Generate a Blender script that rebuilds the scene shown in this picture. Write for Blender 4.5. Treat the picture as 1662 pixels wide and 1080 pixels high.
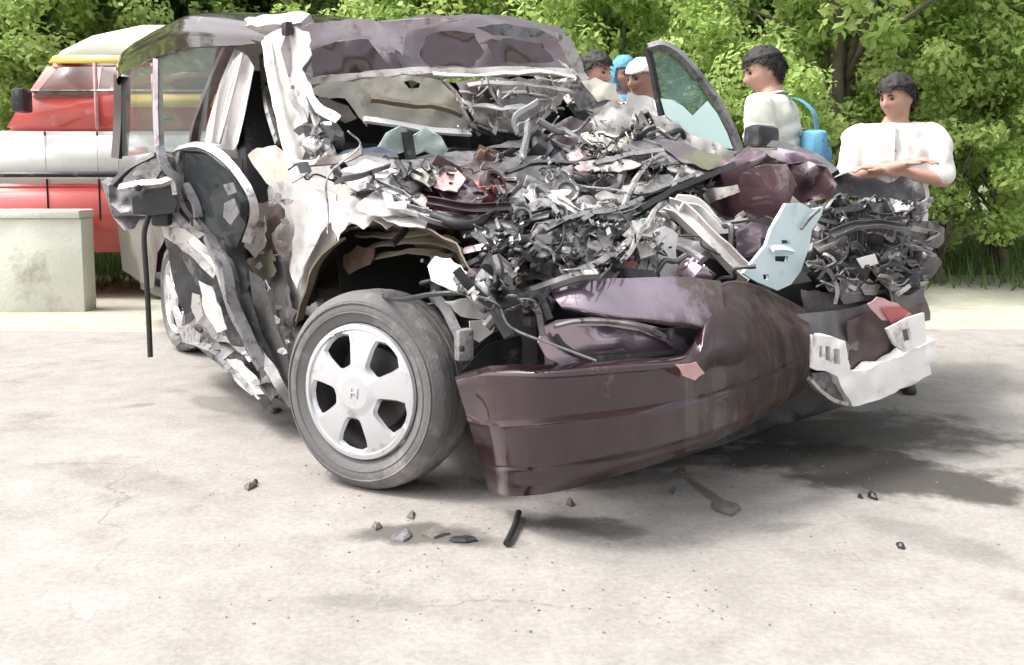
import bpy, bmesh, math, random
import numpy as np
from mathutils import Vector, Matrix, noise
from mathutils.geometry import delaunay_2d_cdt

for o in list(bpy.data.objects): bpy.data.objects.remove(o)
scene = bpy.context.scene
COL = scene.collection
R = math.radians
rng = random.Random(11)

# ---------------------------------------------------------------- camera
FPX, CX, CY, YH, CAMH = 1600.0, 840.0, 447.0, 290.0, 0.92
PHI = math.atan((CY - YH) / FPX)
cd = bpy.data.cameras.new('camera')
cd.sensor_width = 36.0
cd.lens = 36.0 * FPX / 1662.0
cd.shift_x = -(CX - 831.0) / 1662.0
cd.shift_y = -(540.0 - CY) / 1662.0
cd.clip_start = 0.05
cd.clip_end = 2000
cam = bpy.data.objects.new('camera', cd)
COL.objects.link(cam)
cam.location = (0, 0, CAMH)
cam.rotation_euler = (math.pi / 2 - PHI, 0, 0)
scene.camera = cam

# ---------------------------------------------------------------- sky, sun, exposure
SUN_EL, SUN_AZ = R(58), R(-98)       # azimuth from +Y towards +X: the sun stands high on the left
w = bpy.data.worlds.new('World'); scene.world = w; w.use_nodes = True
nt = w.node_tree; nt.nodes.clear()
sky = nt.nodes.new('ShaderNodeTexSky'); sky.sky_type = 'NISHITA'; sky.sun_disc = False
sky.sun_elevation = SUN_EL; sky.sun_rotation = SUN_AZ
sky.air_density = 1.0; sky.dust_density = 6.0; sky.ozone_density = 1.0
hs = nt.nodes.new('ShaderNodeHueSaturation'); hs.inputs['Saturation'].default_value = 0.22
bg = nt.nodes.new('ShaderNodeBackground'); bg.inputs['Strength'].default_value = 0.15
wo = nt.nodes.new('ShaderNodeOutputWorld')
nt.links.new(sky.outputs[0], hs.inputs['Color']); nt.links.new(hs.outputs[0], bg.inputs[0]); nt.links.new(bg.outputs[0], wo.inputs[0])
sl = bpy.data.lights.new('sun', 'SUN'); sl.energy = 1.0; sl.angle = R(12); sl.color = (1.0, 0.965, 0.91)
sun = bpy.data.objects.new('sun', sl); COL.objects.link(sun)
sd = Vector((math.sin(SUN_AZ) * math.cos(SUN_EL), math.cos(SUN_AZ) * math.cos(SUN_EL), math.sin(SUN_EL)))
sun.rotation_euler = (-sd).to_track_quat('-Z', 'Y').to_euler()
sun.location = (-6, 2, 9)
scene.view_settings.view_transform = 'Standard'
scene.view_settings.look = 'None'
scene.view_settings.exposure = 1.36
scene.view_settings.gamma = 1.0
scene.render.engine = 'CYCLES'
scene.cycles.max_bounces = 6

# ---------------------------------------------------------------- pixel -> place
fw = Vector((0, math.cos(PHI), -math.sin(PHI))); up = Vector((0, math.sin(PHI), math.cos(PHI)))
CAM = Vector((0, 0, CAMH))
def ray(x, y): return Vector((1, 0, 0)) * ((x - CX) / FPX) + up * (-(y - CY) / FPX) + fw
def ground_pt(x, y, h=0.0):
    r = ray(x, y); return CAM + r * ((h - CAMH) / r.z)
TH = R(33)
FWD = Vector((math.sin(TH), -math.cos(TH), 0)); LFT = Vector((math.cos(TH), math.sin(TH), 0))
W0 = ground_pt(635, 790)             # ground under the outer face of the front wheel
def C(a, b, h): return W0 + FWD * a + LFT * b + Vector((0, 0, h))
def P(x, y, a=None, b=None, h=None, d=None, pl=None, s=None):
    """point of the wreck seen at photo pixel x,y: on the car plane a (forward), b (to the car's left), h (height),
    at depth d, on the vertical plane pl=(a0,b0,a1,b1), or on the crushed bay surface lifted by s"""
    r = ray(x, y)
    if h is not None: t = (h - CAMH) / r.z
    elif a is not None: t = (a - (CAM - W0).dot(FWD)) / r.dot(FWD)
    elif b is not None: t = (b - (CAM - W0).dot(LFT)) / r.dot(LFT)
    elif pl is not None:
        p0 = C(pl[0], pl[1], 0); p1 = C(pl[2], pl[3], 0); n = (p1 - p0).cross(Vector((0, 0, 1)))
        t = (p0 - CAM).dot(n) / r.dot(n)
    elif s is not None:
        n = FWD * 0.37 + Vector((0, 0, 1)); p0 = C(0.62, 0, 0.55 + s); t = (p0 - CAM).dot(n) / r.dot(n)
    else: t = d
    return CAM + r * t
def depth(p): return (p - CAM).dot(fw)

# ---------------------------------------------------------------- materials
MATS = {}
def mat(name, col, rough=0.5, metal=0.0, var=0.25, vscale=6.0, bump=0.0, bscale=40.0, dirt=None, dirt_amt=0.0, dscale=5.0,
        coat=0.0, spec=0.5, coat_ior=1.5):
    m = bpy.data.materials.new(name); m.use_nodes = True; MATS[name] = m
    n = m.node_tree; b = n.nodes['Principled BSDF']
    tc = n.nodes.new('ShaderNodeTexCoord')
    nz = n.nodes.new('ShaderNodeTexNoise'); nz.inputs['Scale'].default_value = vscale; nz.inputs['Detail'].default_value = 6
    n.links.new(tc.outputs['Object'], nz.inputs['Vector'])
    cr = n.nodes.new('ShaderNodeValToRGB')
    cr.color_ramp.elements[0].position = 0.3; cr.color_ramp.elements[1].position = 0.72
    cr.color_ramp.elements[0].color = (*[c * (1 - var) for c in col], 1)
    cr.color_ramp.elements[1].color = (*[min(1, c * (1 + var)) for c in col], 1)
    n.links.new(nz.outputs['Fac'], cr.inputs['Fac'])
    out = cr.outputs['Color']
    if dirt:
        d = n.nodes.new('ShaderNodeTexNoise'); d.inputs['Scale'].default_value = dscale; d.inputs['Detail'].default_value = 9
        d.inputs['Roughness'].default_value = 0.68
        n.links.new(tc.outputs['Object'], d.inputs['Vector'])
        dr = n.nodes.new('ShaderNodeValToRGB'); dr.color_ramp.elements[0].position = 0.62 - 0.3 * dirt_amt
        dr.color_ramp.elements[1].position = 0.74 - 0.2 * dirt_amt
        n.links.new(d.outputs['Fac'], dr.inputs['Fac'])
        mx = n.nodes.new('ShaderNodeMix'); mx.data_type = 'RGBA'
        n.links.new(dr.outputs['Color'], mx.inputs['Factor']); n.links.new(out, mx.inputs['A']); mx.inputs['B'].default_value = (*dirt, 1)
        out = mx.outputs['Result']
        rm = n.nodes.new('ShaderNodeMix'); rm.data_type = 'FLOAT'
        n.links.new(dr.outputs['Color'], rm.inputs['Factor']); rm.inputs['A'].default_value = rough; rm.inputs['B'].default_value = max(rough, 0.7)
        n.links.new(rm.outputs['Result'], b.inputs['Roughness'])
    else:
        b.inputs['Roughness'].default_value = rough
    n.links.new(out, b.inputs['Base Color'])
    b.inputs['Metallic'].default_value = metal
    b.inputs['Coat Weight'].default_value = coat; b.inputs['Coat Roughness'].default_value = 0.06; b.inputs['Coat IOR'].default_value = coat_ior
    b.inputs['Specular IOR Level'].default_value = spec
    if bump:
        bn = n.nodes.new('ShaderNodeTexNoise'); bn.inputs['Scale'].default_value = bscale; bn.inputs['Detail'].default_value = 5
        n.links.new(tc.outputs['Object'], bn.inputs['Vector'])
        bp = n.nodes.new('ShaderNodeBump'); bp.inputs['Strength'].default_value = min(1, bump); bp.inputs['Distance'].default_value = 0.01
        n.links.new(bn.outputs['Fac'], bp.inputs['Height']); n.links.new(bp.outputs['Normal'], b.inputs['Normal'])
    return m
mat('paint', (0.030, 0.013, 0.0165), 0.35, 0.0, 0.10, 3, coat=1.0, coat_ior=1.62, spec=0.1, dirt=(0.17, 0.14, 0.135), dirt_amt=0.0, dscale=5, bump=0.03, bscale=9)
mat('paint_scuffed', (0.07, 0.042, 0.045), 0.45, 0.2, 0.3, 9, coat=0.25, dirt=(0.15, 0.12, 0.105), dirt_amt=0.5, dscale=4, bump=0.2, bscale=30)
mat('paint_rough', (0.06, 0.030, 0.037), 0.36, 0.4, 0.2, 5, coat=0.7, coat_ior=1.8, bump=0.15, bscale=30)
mat('lilac_highlight', (0.30, 0.225, 0.275), 0.3, 0.65, 0.12, 4, coat=0.9, coat_ior=2.0, dirt=(0.34, 0.30, 0.30), dirt_amt=0.05, dscale=9, bump=0.1, bscale=20)  # maroon paint with a sky highlight put into its colour; also the lens tint
mat('bare', (0.44, 0.425, 0.42), 0.38, 0.7, 0.25, 12, bump=0.25, bscale=45, dirt=(0.07, 0.06, 0.055), dirt_amt=0.4, dscale=22)
mat('pale_metal', (0.46, 0.435, 0.415), 0.5, 0.3, 0.2, 9, bump=0.2, bscale=40, dirt=(0.10, 0.085, 0.075), dirt_amt=0.35, dscale=18)
mat('pillar_metal', (0.62, 0.595, 0.58), 0.45, 0.3, 0.15, 9, bump=0.3, bscale=26, dirt=(0.36, 0.32, 0.31), dirt_amt=0.3, dscale=9)
mat('pale_sheen', (0.50, 0.44, 0.475), 0.4, 0.4, 0.15, 7, bump=0.2, bscale=30, dirt=(0.20, 0.14, 0.16), dirt_amt=0.25, dscale=8)  # pale lilac sky sheen of the maroon roof folds, put into the colour
mat('cast', (0.36, 0.35, 0.35), 0.5, 0.6, 0.25, 16, bump=0.4, bscale=90, dirt=(0.045, 0.04, 0.036), dirt_amt=0.45, dscale=26)
mat('steel_dark', (0.16, 0.155, 0.155), 0.45, 0.6, 0.35, 10, bump=0.2, bscale=50, dirt=(0.22, 0.19, 0.17), dirt_amt=0.1, dscale=20)
mat('grey_part', (0.20, 0.195, 0.205), 0.5, 0.25, 0.3, 10, bump=0.2, bscale=50, dirt=(0.05, 0.045, 0.042), dirt_amt=0.4, dscale=22)
mat('black_plastic', (0.022, 0.022, 0.025), 0.45, 0, 0.3, 14, bump=0.2, bscale=60, dirt=(0.17, 0.155, 0.14), dirt_amt=0.15, dscale=9)
mat('door_dark', (0.045, 0.048, 0.054), 0.35, 0.3, 0.3, 8, coat=0.3, dirt=(0.27, 0.25, 0.24), dirt_amt=0.3, dscale=8, bump=0.15)
mat('void', (0.012, 0.012, 0.012), 0.9, 0, 0.2)  # near-black, so hollows and gaps read as deep shade
mat('rubber', (0.135, 0.13, 0.13), 0.75, 0, 0.15, 5, dirt=(0.29, 0.27, 0.255), dirt_amt=0.4, dscale=5, bump=0.25, bscale=120)
mat('rubber_black', (0.018, 0.018, 0.018), 0.6, 0, 0.2)
mat('silver', (0.60, 0.60, 0.62), 0.32, 0.6, 0.05, 5, coat=0.25, dirt=(0.30, 0.28, 0.26), dirt_amt=0.12, dscale=14)
mat('white_plastic', (0.78, 0.77, 0.75), 0.45, 0, 0.06, 6, dirt=(0.36, 0.33, 0.30), dirt_amt=0.25, dscale=9, bump=0.15, bscale=40)
mat('mint_plastic', (0.56, 0.68, 0.72), 0.35, 0, 0.08, 6, dirt=(0.45, 0.47, 0.47), dirt_amt=0.15, dscale=10)
mat('beige_trim', (0.52, 0.49, 0.42), 0.8, 0, 0.12, 6, dirt=(0.3, 0.27, 0.23), dirt_amt=0.2, dscale=8, bump=0.2, bscale=60)
mat('airbag', (0.74, 0.71, 0.70), 0.85, 0, 0.06, 4, bump=0.3, bscale=160)
mat('airbag_green', (0.47, 0.56, 0.51), 0.85, 0, 0.1, 6, bump=0.3, bscale=120)
mat('seat_fabric', (0.30, 0.30, 0.285), 0.9, 0, 0.15, 12, bump=0.5, bscale=200)
mat('liner', (0.17, 0.145, 0.105), 0.8, 0, 0.35, 6, dirt=(0.17, 0.125, 0.085), dirt_amt=0.3, dscale=6, bump=0.3)
mat('red_part', (0.36, 0.085, 0.085), 0.5, 0, 0.3, 10, dirt=(0.5, 0.36, 0.34), dirt_amt=0.25, dscale=12)
mat('pink_cloth', (0.58, 0.36, 0.36), 0.8, 0, 0.2, 10, dirt=(0.3, 0.16, 0.16), dirt_amt=0.2, dscale=14)
mat('blue_part', (0.33, 0.40, 0.55), 0.5, 0, 0.2, 10)
mat('rust', (0.13, 0.085, 0.062), 0.85, 0.1, 0.4, 12, bump=0.4, bscale=60)
mat('brake', (0.12, 0.115, 0.11), 0.5, 0.7, 0.3, 12)

def bumper_paint(src_name, new_name, px, mt):
    """the car's maroon, ground off to grey-brown plastic towards the far side of the bumper"""
    m = MATS[src_name].copy(); m.name = new_name; MATS[new_name] = m
    n = m.node_tree; b = n.nodes['Principled BSDF']; src = b.inputs['Base Color'].links[0].from_socket
    tc = n.nodes.new('ShaderNodeTexCoord'); sp = n.nodes.new('ShaderNodeSeparateXYZ'); n.links.new(tc.outputs['Object'], sp.inputs[0])
    mp = n.nodes.new('ShaderNodeMapping'); mp.inputs['Scale'].default_value = (9, 9, 2.2); n.links.new(tc.outputs['Object'], mp.inputs['Vector'])
    nz = n.nodes.new('ShaderNodeTexNoise'); nz.inputs['Scale'].default_value = 1.6; nz.inputs['Detail'].default_value = 8; nz.inputs['Roughness'].default_value = .7; n.links.new(mp.outputs[0], nz.inputs['Vector'])
    ma = n.nodes.new('ShaderNodeMath'); ma.operation = 'MULTIPLY_ADD'; n.links.new(nz.outputs['Fac'], ma.inputs[0]); ma.inputs[1].default_value = .75; n.links.new(sp.outputs['X'], ma.inputs[2])
    x0 = P(px, 600, a=.74).x - W0.x
    mr = n.nodes.new('ShaderNodeMapRange'); n.links.new(ma.outputs[0], mr.inputs['Value']); mr.inputs['From Min'].default_value = x0 + .32; mr.inputs['From Max'].default_value = x0 + .50
    st = n.nodes.new('ShaderNodeValToRGB'); st.color_ramp.elements[0].color = (.022, .016, .015, 1); st.color_ramp.elements[1].color = (.085, .062, .054, 1); st.color_ramp.elements[0].position = .35; st.color_ramp.elements[1].position = .65; n.links.new(nz.outputs['Fac'], st.inputs['Fac'])
    mx = n.nodes.new('ShaderNodeMix'); mx.data_type = 'RGBA'; n.links.new(mr.outputs[0], mx.inputs['Factor']); n.links.new(src, mx.inputs['A']); n.links.new(st.outputs['Color'], mx.inputs['B']); n.links.new(mx.outputs['Result'], b.inputs['Base Color'])
    for nm, lo, hi in (('Coat Weight', 1.0, .0), ('Roughness', .25, .65), ('Metallic', mt, 0.0)):
        r = n.nodes.new('ShaderNodeMapRange'); n.links.new(mr.outputs[0], r.inputs['Value']); r.inputs['To Min'].default_value = lo; r.inputs['To Max'].default_value = hi; n.links.new(r.outputs[0], b.inputs[nm])
bumper_paint('paint', 'paint_ground_off', 1165, 0.0); bumper_paint('lilac_highlight', 'highlight_ground_off', 1090, .65)  # second copy keeps the lilac sky highlight in its colour
def glass(name, col, alpha_lo=0.25, rough=0.05):
    m = bpy.data.materials.new(name); m.use_nodes = True; MATS[name] = m
    n = m.node_tree; b = n.nodes['Principled BSDF']
    b.inputs['Base Color'].default_value = (*col, 1); b.inputs['Roughness'].default_value = rough
    b.inputs['Alpha'].default_value = alpha_lo; b.inputs['IOR'].default_value = 1.5
    return m
glass('glass_tint', (0.045, 0.085, 0.075), 0.62, 0.04)
glass('glass_dark', (0.012, 0.016, 0.015), 0.96, 0.05)
glass('glass_slate', (0.035, 0.04, 0.044), 0.8, 0.08)
glass('glass_clear', (0.2, 0.25, 0.24), 0.2, 0.03)

# ---------------------------------------------------------------- mesh helpers
ROOTLOC = {}
def link(o, parent=None):
    COL.objects.link(o)
    if parent is not None: o.parent = parent
    return o
def root(name, loc, label, cat, group=None):
    o = bpy.data.objects.new(name, None); COL.objects.link(o); o.location = loc
    o.empty_display_size = 0.2
    o['label'] = label; o['category'] = cat
    if group: o['group'] = group
    ROOTLOC[o.name] = Vector(loc); return o
def base_of(parent):
    while parent is not None and parent.name not in ROOTLOC: parent = parent.parent
    return ROOTLOC[parent.name] if parent is not None else Vector((0, 0, 0))
def mk(name, verts, faces, m, parent=None, smooth=True, angle=38, label=None):
    """one mesh object from world-space vertices; a part's vertices are stored relative to its thing"""
    off = base_of(parent)
    me = bpy.data.meshes.new(name)
    me.from_pydata([tuple(Vector(v) - off) for v in verts], [], faces)
    me.validate()
    if smooth and len(me.polygons):
        me.polygons.foreach_set('use_smooth', [True] * len(me.polygons))
        bm = bmesh.new(); bm.from_mesh(me)
        ca = math.radians(angle)
        for e in bm.edges:
            if len(e.link_faces) == 2 and e.calc_face_angle(0) > ca: e.smooth = False
        bm.to_mesh(me); bm.free()
    me.materials.append(MATS[m] if isinstance(m, str) else m)
    o = bpy.data.objects.new(name, me); link(o, parent)
    if label: o['label'] = label
    return o
def top(o, label, cat, group=None, kind=None):
    if label: o['label'] = label
    if cat: o['category'] = cat
    if group: o['group'] = group
    if kind: o['kind'] = kind
    return o
def crumple(p, sc):
    q = Vector(p) * sc
    v = noise.voronoi(q, distance_metric='DISTANCE', exponent=2)[0]
    r = 1 - abs(noise.noise(q * 0.8 + Vector((3.1, 7.7, 1.3)))) * 2
    return 0.75 * (v[1] - v[0]) + 0.35 * r - 0.4
def inpoly(x, y, poly):
    c = False; j = len(poly) - 1
    for i in range(len(poly)):
        xi, yi = poly[i][0], poly[i][1]; xj, yj = poly[j][0], poly[j][1]
        if (yi > y) != (yj > y) and x < (xj - xi) * (y - yi) / (yj - yi) + xi: c = not c
        j = i
    return c
def thicken(verts, tris, th, back=None):
    """closed shell from an open triangle sheet"""
    n = len(verts); nor = [Vector((0, 0, 0)) for _ in range(n)]
    for t in tris:
        a, b, c = (verts[i] for i in t[:3]); k = (b - a).cross(c - a)
        for i in t: nor[i] += k
    nor = [k.normalized() if k.length > 1e-12 else Vector((0, -1, 0)) for k in nor]
    V = list(verts) + [verts[i] - nor[i] * th for i in range(n)]
    Fs = [tuple(t) for t in tris] + [tuple(i + n for i in reversed(t)) for t in tris]
    cnt = {}
    for t in tris:
        for i in range(len(t)):
            e = (t[i], t[(i + 1) % len(t)]); k = (min(e), max(e)); cnt.setdefault(k, []).append(e)
    for k, es in cnt.items():
        if len(es) == 1:
            i, j = es[0]; Fs.append((j, i, i + n, j + n))
    return V, Fs
def plate(name, outline, m, parent, th=0.003, crum=0.012, sc=9, res=12, holes=(), jag=0.0, ctrl=(), seed=0, label=None, angle=50, **dep):
    """sheet whose outline is read off the photograph; each point sits on the car plane named by its own dict or by **dep"""
    rr = random.Random(seed + len(outline))
    pts = []
    def T(q): return depth(P(q[0], q[1], **(q[2] if len(q) > 2 else dep)))
    ol = list(outline)
    if jag:
        o2 = []
        for i, q in enumerate(ol):
            o2.append(q); nx = ol[(i + 1) % len(ol)]
            L = math.hypot(nx[0] - q[0], nx[1] - q[1]); k = int(L // 14)
            dq = q[2] if len(q) > 2 else dep
            if len(q) > 2 or len(nx) > 2: 
                continue
            for j in range(1, k + 1):
                f = j / (k + 1)
                o2.append((q[0] + (nx[0] - q[0]) * f + rr.uniform(-jag, jag), q[1] + (nx[1] - q[1]) * f + rr.uniform(-jag, jag)))
        ol = o2
    cp = [(q[0], q[1], 1.0 / T(q)) for q in ol] + [(q[0], q[1], 1.0 / T(q)) for q in ctrl]
    A = np.array([[q[0], q[1], 1] for q in cp]); bb = np.array([q[2] for q in cp])
    co, *_ = np.linalg.lstsq(A, bb, rcond=None); resid = bb - A @ co
    big = np.abs(resid).max() > 1e-5
    def invd(x, y):
        v = co[0] * x + co[1] * y + co[2]
        if big:
            ww = 1.0 / ((A[:, 0] - x) ** 2 + (A[:, 1] - y) ** 2 + 4.0) ** 1.2
            v += float((ww * resid).sum() / ww.sum())
        return v
    xy = [(q[0], q[1]) for q in ol]; edges = [(i, (i + 1) % len(ol)) for i in range(len(ol))]
    hs_ = []
    for h in holes:
        s0 = len(xy); xy += [tuple(q) for q in h]; edges += [(s0 + i, s0 + (i + 1) % len(h)) for i in range(len(h))]; hs_.append(h)
    x0 = min(q[0] for q in ol); x1 = max(q[0] for q in ol); y0 = min(q[1] for q in ol); y1 = max(q[1] for q in ol)
    yy = y0 + res * 0.5
    while yy < y1:
        xx = x0 + res * 0.5
        while xx < x1:
            px = xx + rr.uniform(-.3, .3) * res; py = yy + rr.uniform(-.3, .3) * res
            if inpoly(px, py, ol) and not any(inpoly(px, py, h) for h in hs_): xy.append((px, py))
            xx += res
        yy += res
    vo, eo, fo, *_ = delaunay_2d_cdt([Vector(q) for q in xy], edges, [], 0, 1e-4)
    V = []
    for q in vo:
        t = 1.0 / invd(q.x, q.y); p = CAM + ray(q.x, q.y) * t
        if crum: p = CAM + ray(q.x, q.y) * (t - crum * crumple(p, sc))
        V.append(p)
    tris = []
    for f in fo:
        cxx = sum(vo[i].x for i in f) / len(f); cyy = sum(vo[i].y for i in f) / len(f)
        if not inpoly(cxx, cyy, ol) or any(inpoly(cxx, cyy, h) for h in hs_): continue
        f = list(f); a, b, c = V[f[0]], V[f[1]], V[f[2]]
        if (b - a).cross(c - a).dot(CAM - a) < 0: f.reverse()
        tris.append(f)
    used = sorted({i for t in tris for i in t}); mp = {u: k for k, u in enumerate(used)}
    V = [V[u] for u in used]; tris = [[mp[i] for i in t] for t in tris]
    V, Fs = thicken(V, tris, th)
    return mk(name, V, Fs, m, parent, angle=angle, label=label)
def cat(p0, p1, p2, p3, t):
    return 0.5 * ((2 * p1) + (p2 - p0) * t + (2 * p0 - 5 * p1 + 4 * p2 - p3) * t * t + (3 * p1 - p0 - 3 * p2 + p3) * t ** 3)
def spline(pts, n):
    pts = [Vector(p) for p in pts]; out = []
    for i in range(len(pts) - 1):
        a = pts[i - 1] if i else pts[0] * 2 - pts[1]
        d = pts[i + 2] if i + 2 < len(pts) else pts[-1] * 2 - pts[-2]
        for k in range(n): out.append(cat(a, pts[i], pts[i + 1], d, k / n))
    out.append(pts[-1]); return out
def sheet(name, rows, m, parent, nu=6, nv=6, th=0.003, crum=0.0, sc=6, label=None, angle=35, flip=False, lin=False):
    """smooth sheet through rows of control points"""
    if lin:
        def sp(ps, n):
            o = []
            for i in range(len(ps) - 1): o += [Vector(ps[i]).lerp(Vector(ps[i + 1]), k / n) for k in range(n)]
            return o + [Vector(ps[-1])]
    else: sp = spline
    g = [sp(r, nu) for r in rows]
    cols = [sp([g[i][j] for i in range(len(g))], nv) for j in range(len(g[0]))]
    nc, nr = len(cols), len(cols[0]); V = [cols[j][i] for i in range(nr) for j in range(nc)]
    tris = []
    for i in range(nr - 1):
        for j in range(nc - 1):
            q = [i * nc + j, i * nc + j + 1, (i + 1) * nc + j + 1, (i + 1) * nc + j]
            tris.append(q if not flip else q[::-1])
    if crum:
        nor = [Vector((0, 0, 0)) for _ in V]
        for q in tris:
            k = (V[q[1]] - V[q[0]]).cross(V[q[3]] - V[q[0]])
            for i in q: nor[i] += k
        V = [v + nor[i].normalized() * crum * crumple(v, sc) for i, v in enumerate(V)]
    V, Fs = thicken(V, tris, th)
    return mk(name, V, Fs, m, parent, angle=angle, label=label)
def frame(path):
    """parallel-transport frames along a path"""
    n = len(path); T = []
    for i in range(n):
        d = (path[min(i + 1, n - 1)] - path[max(i - 1, 0)]); T.append(d.normalized() if d.length > 1e-9 else Vector((0, 0, 1)))
    u = T[0].orthogonal().normalized(); out = []
    for i in range(n):
        u = (u - T[i] * u.dot(T[i])); u = u.normalized() if u.length > 1e-6 else T[i].orthogonal().normalized()
        out.append((T[i], u, T[i].cross(u)))
    return out
def sweep_data(path, section, scale=None, up_hint=None):
    fr = frame(path); k = len(section); V = []; Fs = []
    for i, p in enumerate(path):
        t, u, v = fr[i]
        if up_hint is not None:
            u = (up_hint - t * up_hint.dot(t)); u = u.normalized() if u.length > 1e-6 else t.orthogonal().normalized(); v = t.cross(u)
        s = scale[i] if scale else 1.0
        V += [p + u * (q[0] * s) + v * (q[1] * s) for q in section]
    for i in range(len(path) - 1):
        for j in range(k):
            Fs.append((i * k + j, i * k + (j + 1) % k, (i + 1) * k + (j + 1) % k, (i + 1) * k + j))
    Fs.append(tuple(range(k - 1, -1, -1))); Fs.append(tuple((len(path) - 1) * k + j for j in range(k)))
    return V, Fs
def circ(r, n=8): return [(r * math.cos(2 * math.pi * i / n), r * math.sin(2 * math.pi * i / n)) for i in range(n)]
def rect(wd, th): return [(-wd / 2, -th / 2), (wd / 2, -th / 2), (wd / 2, th / 2), (-wd / 2, th / 2)]
def channel(wd, dp, th): return [(-wd / 2, 0), (-wd / 2, dp), (-wd / 2 + th, dp), (-wd / 2 + th, th), (wd / 2 - th, th), (wd / 2 - th, dp), (wd / 2, dp), (wd / 2, 0)]
def tube(name, pts, r, m, parent, n=8, sub=6, scale=None, label=None):
    path = spline(pts, sub)
    V, Fs = sweep_data(path, circ(r, n), scale)
    return mk(name, V, Fs, m, parent, label=label, angle=50)
def bar(name, pts, section, m, parent, sub=4, crum=0.0, up_hint=None, sc=12, label=None, lin=False):
    path = spline(pts, sub) if not lin else [Vector(p) for p in pts]
    V, Fs = sweep_data(path, section, None, up_hint)
    if crum: V = [v + noise.noise_vector(v * sc) * crum for v in V]
    return mk(name, V, Fs, m, parent, label=label, angle=30)
def lathe_data(prof, org, axis, n=32, cap=True):
    axis = Vector(axis).normalized(); u = axis.orthogonal().normalized(); v = axis.cross(u); V = []; Fs = []
    for r, z in prof:
        for i in range(n):
            a = 2 * math.pi * i / n; V.append(Vector(org) + axis * z + (u * math.cos(a) + v * math.sin(a)) * r)
    for k in range(len(prof) - 1):
        for i in range(n):
            Fs.append((k * n + i, k * n + (i + 1) % n, (k + 1) * n + (i + 1) % n, (k + 1) * n + i))
    if cap:
        Fs.append(tuple(range(n - 1, -1, -1))); Fs.append(tuple((len(prof) - 1) * n + i for i in range(n)))
    return V, Fs
def lathe(name, prof, org, axis, m, parent, n=32, cap=True, label=None):
    V, Fs = lathe_data(prof, org, axis, n, cap); return mk(name, V, Fs, m, parent, label=label)
def box_data(c, sx, sy, sz, rot=None, bev=0.1):
    """bevelled box around c"""
    bm = bmesh.new(); bmesh.ops.create_cube(bm, size=1.0)
    bmesh.ops.scale(bm, vec=(sx, sy, sz), verts=bm.verts)
    b = bev * min(sx, sy, sz)
    if b > 0: bmesh.ops.bevel(bm, geom=list(bm.edges), offset=b, segments=2, affect='EDGES', profile=0.5)
    if rot is not None: bmesh.ops.transform(bm, matrix=rot.to_4x4(), verts=bm.verts)
    bmesh.ops.translate(bm, vec=c, verts=bm.verts)
    bm.verts.index_update(); V = [v.co.copy() for v in bm.verts]; Fs = [tuple(v.index for v in f.verts) for f in bm.faces]; bm.free()
    return V, Fs
def box(name, c, s, m, parent=None, rot=None, bev=0.1, crum=0, sc=9, label=None):
    V, Fs = box_data(Vector(c), *s, rot=rot, bev=bev)
    if crum: V = [v + noise.noise_vector(v * sc) * crum for v in V]
    return mk(name, V, Fs, m, parent, label=label)
def merge(parts):
    V = []; Fs = []
    for v, f in parts:
        o = len(V); V += list(v); Fs += [tuple(i + o for i in q) for q in f]
    return V, Fs
CARROT = Matrix((FWD, LFT, Vector((0, 0, 1)))).transposed()      # car axes -> world
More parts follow.
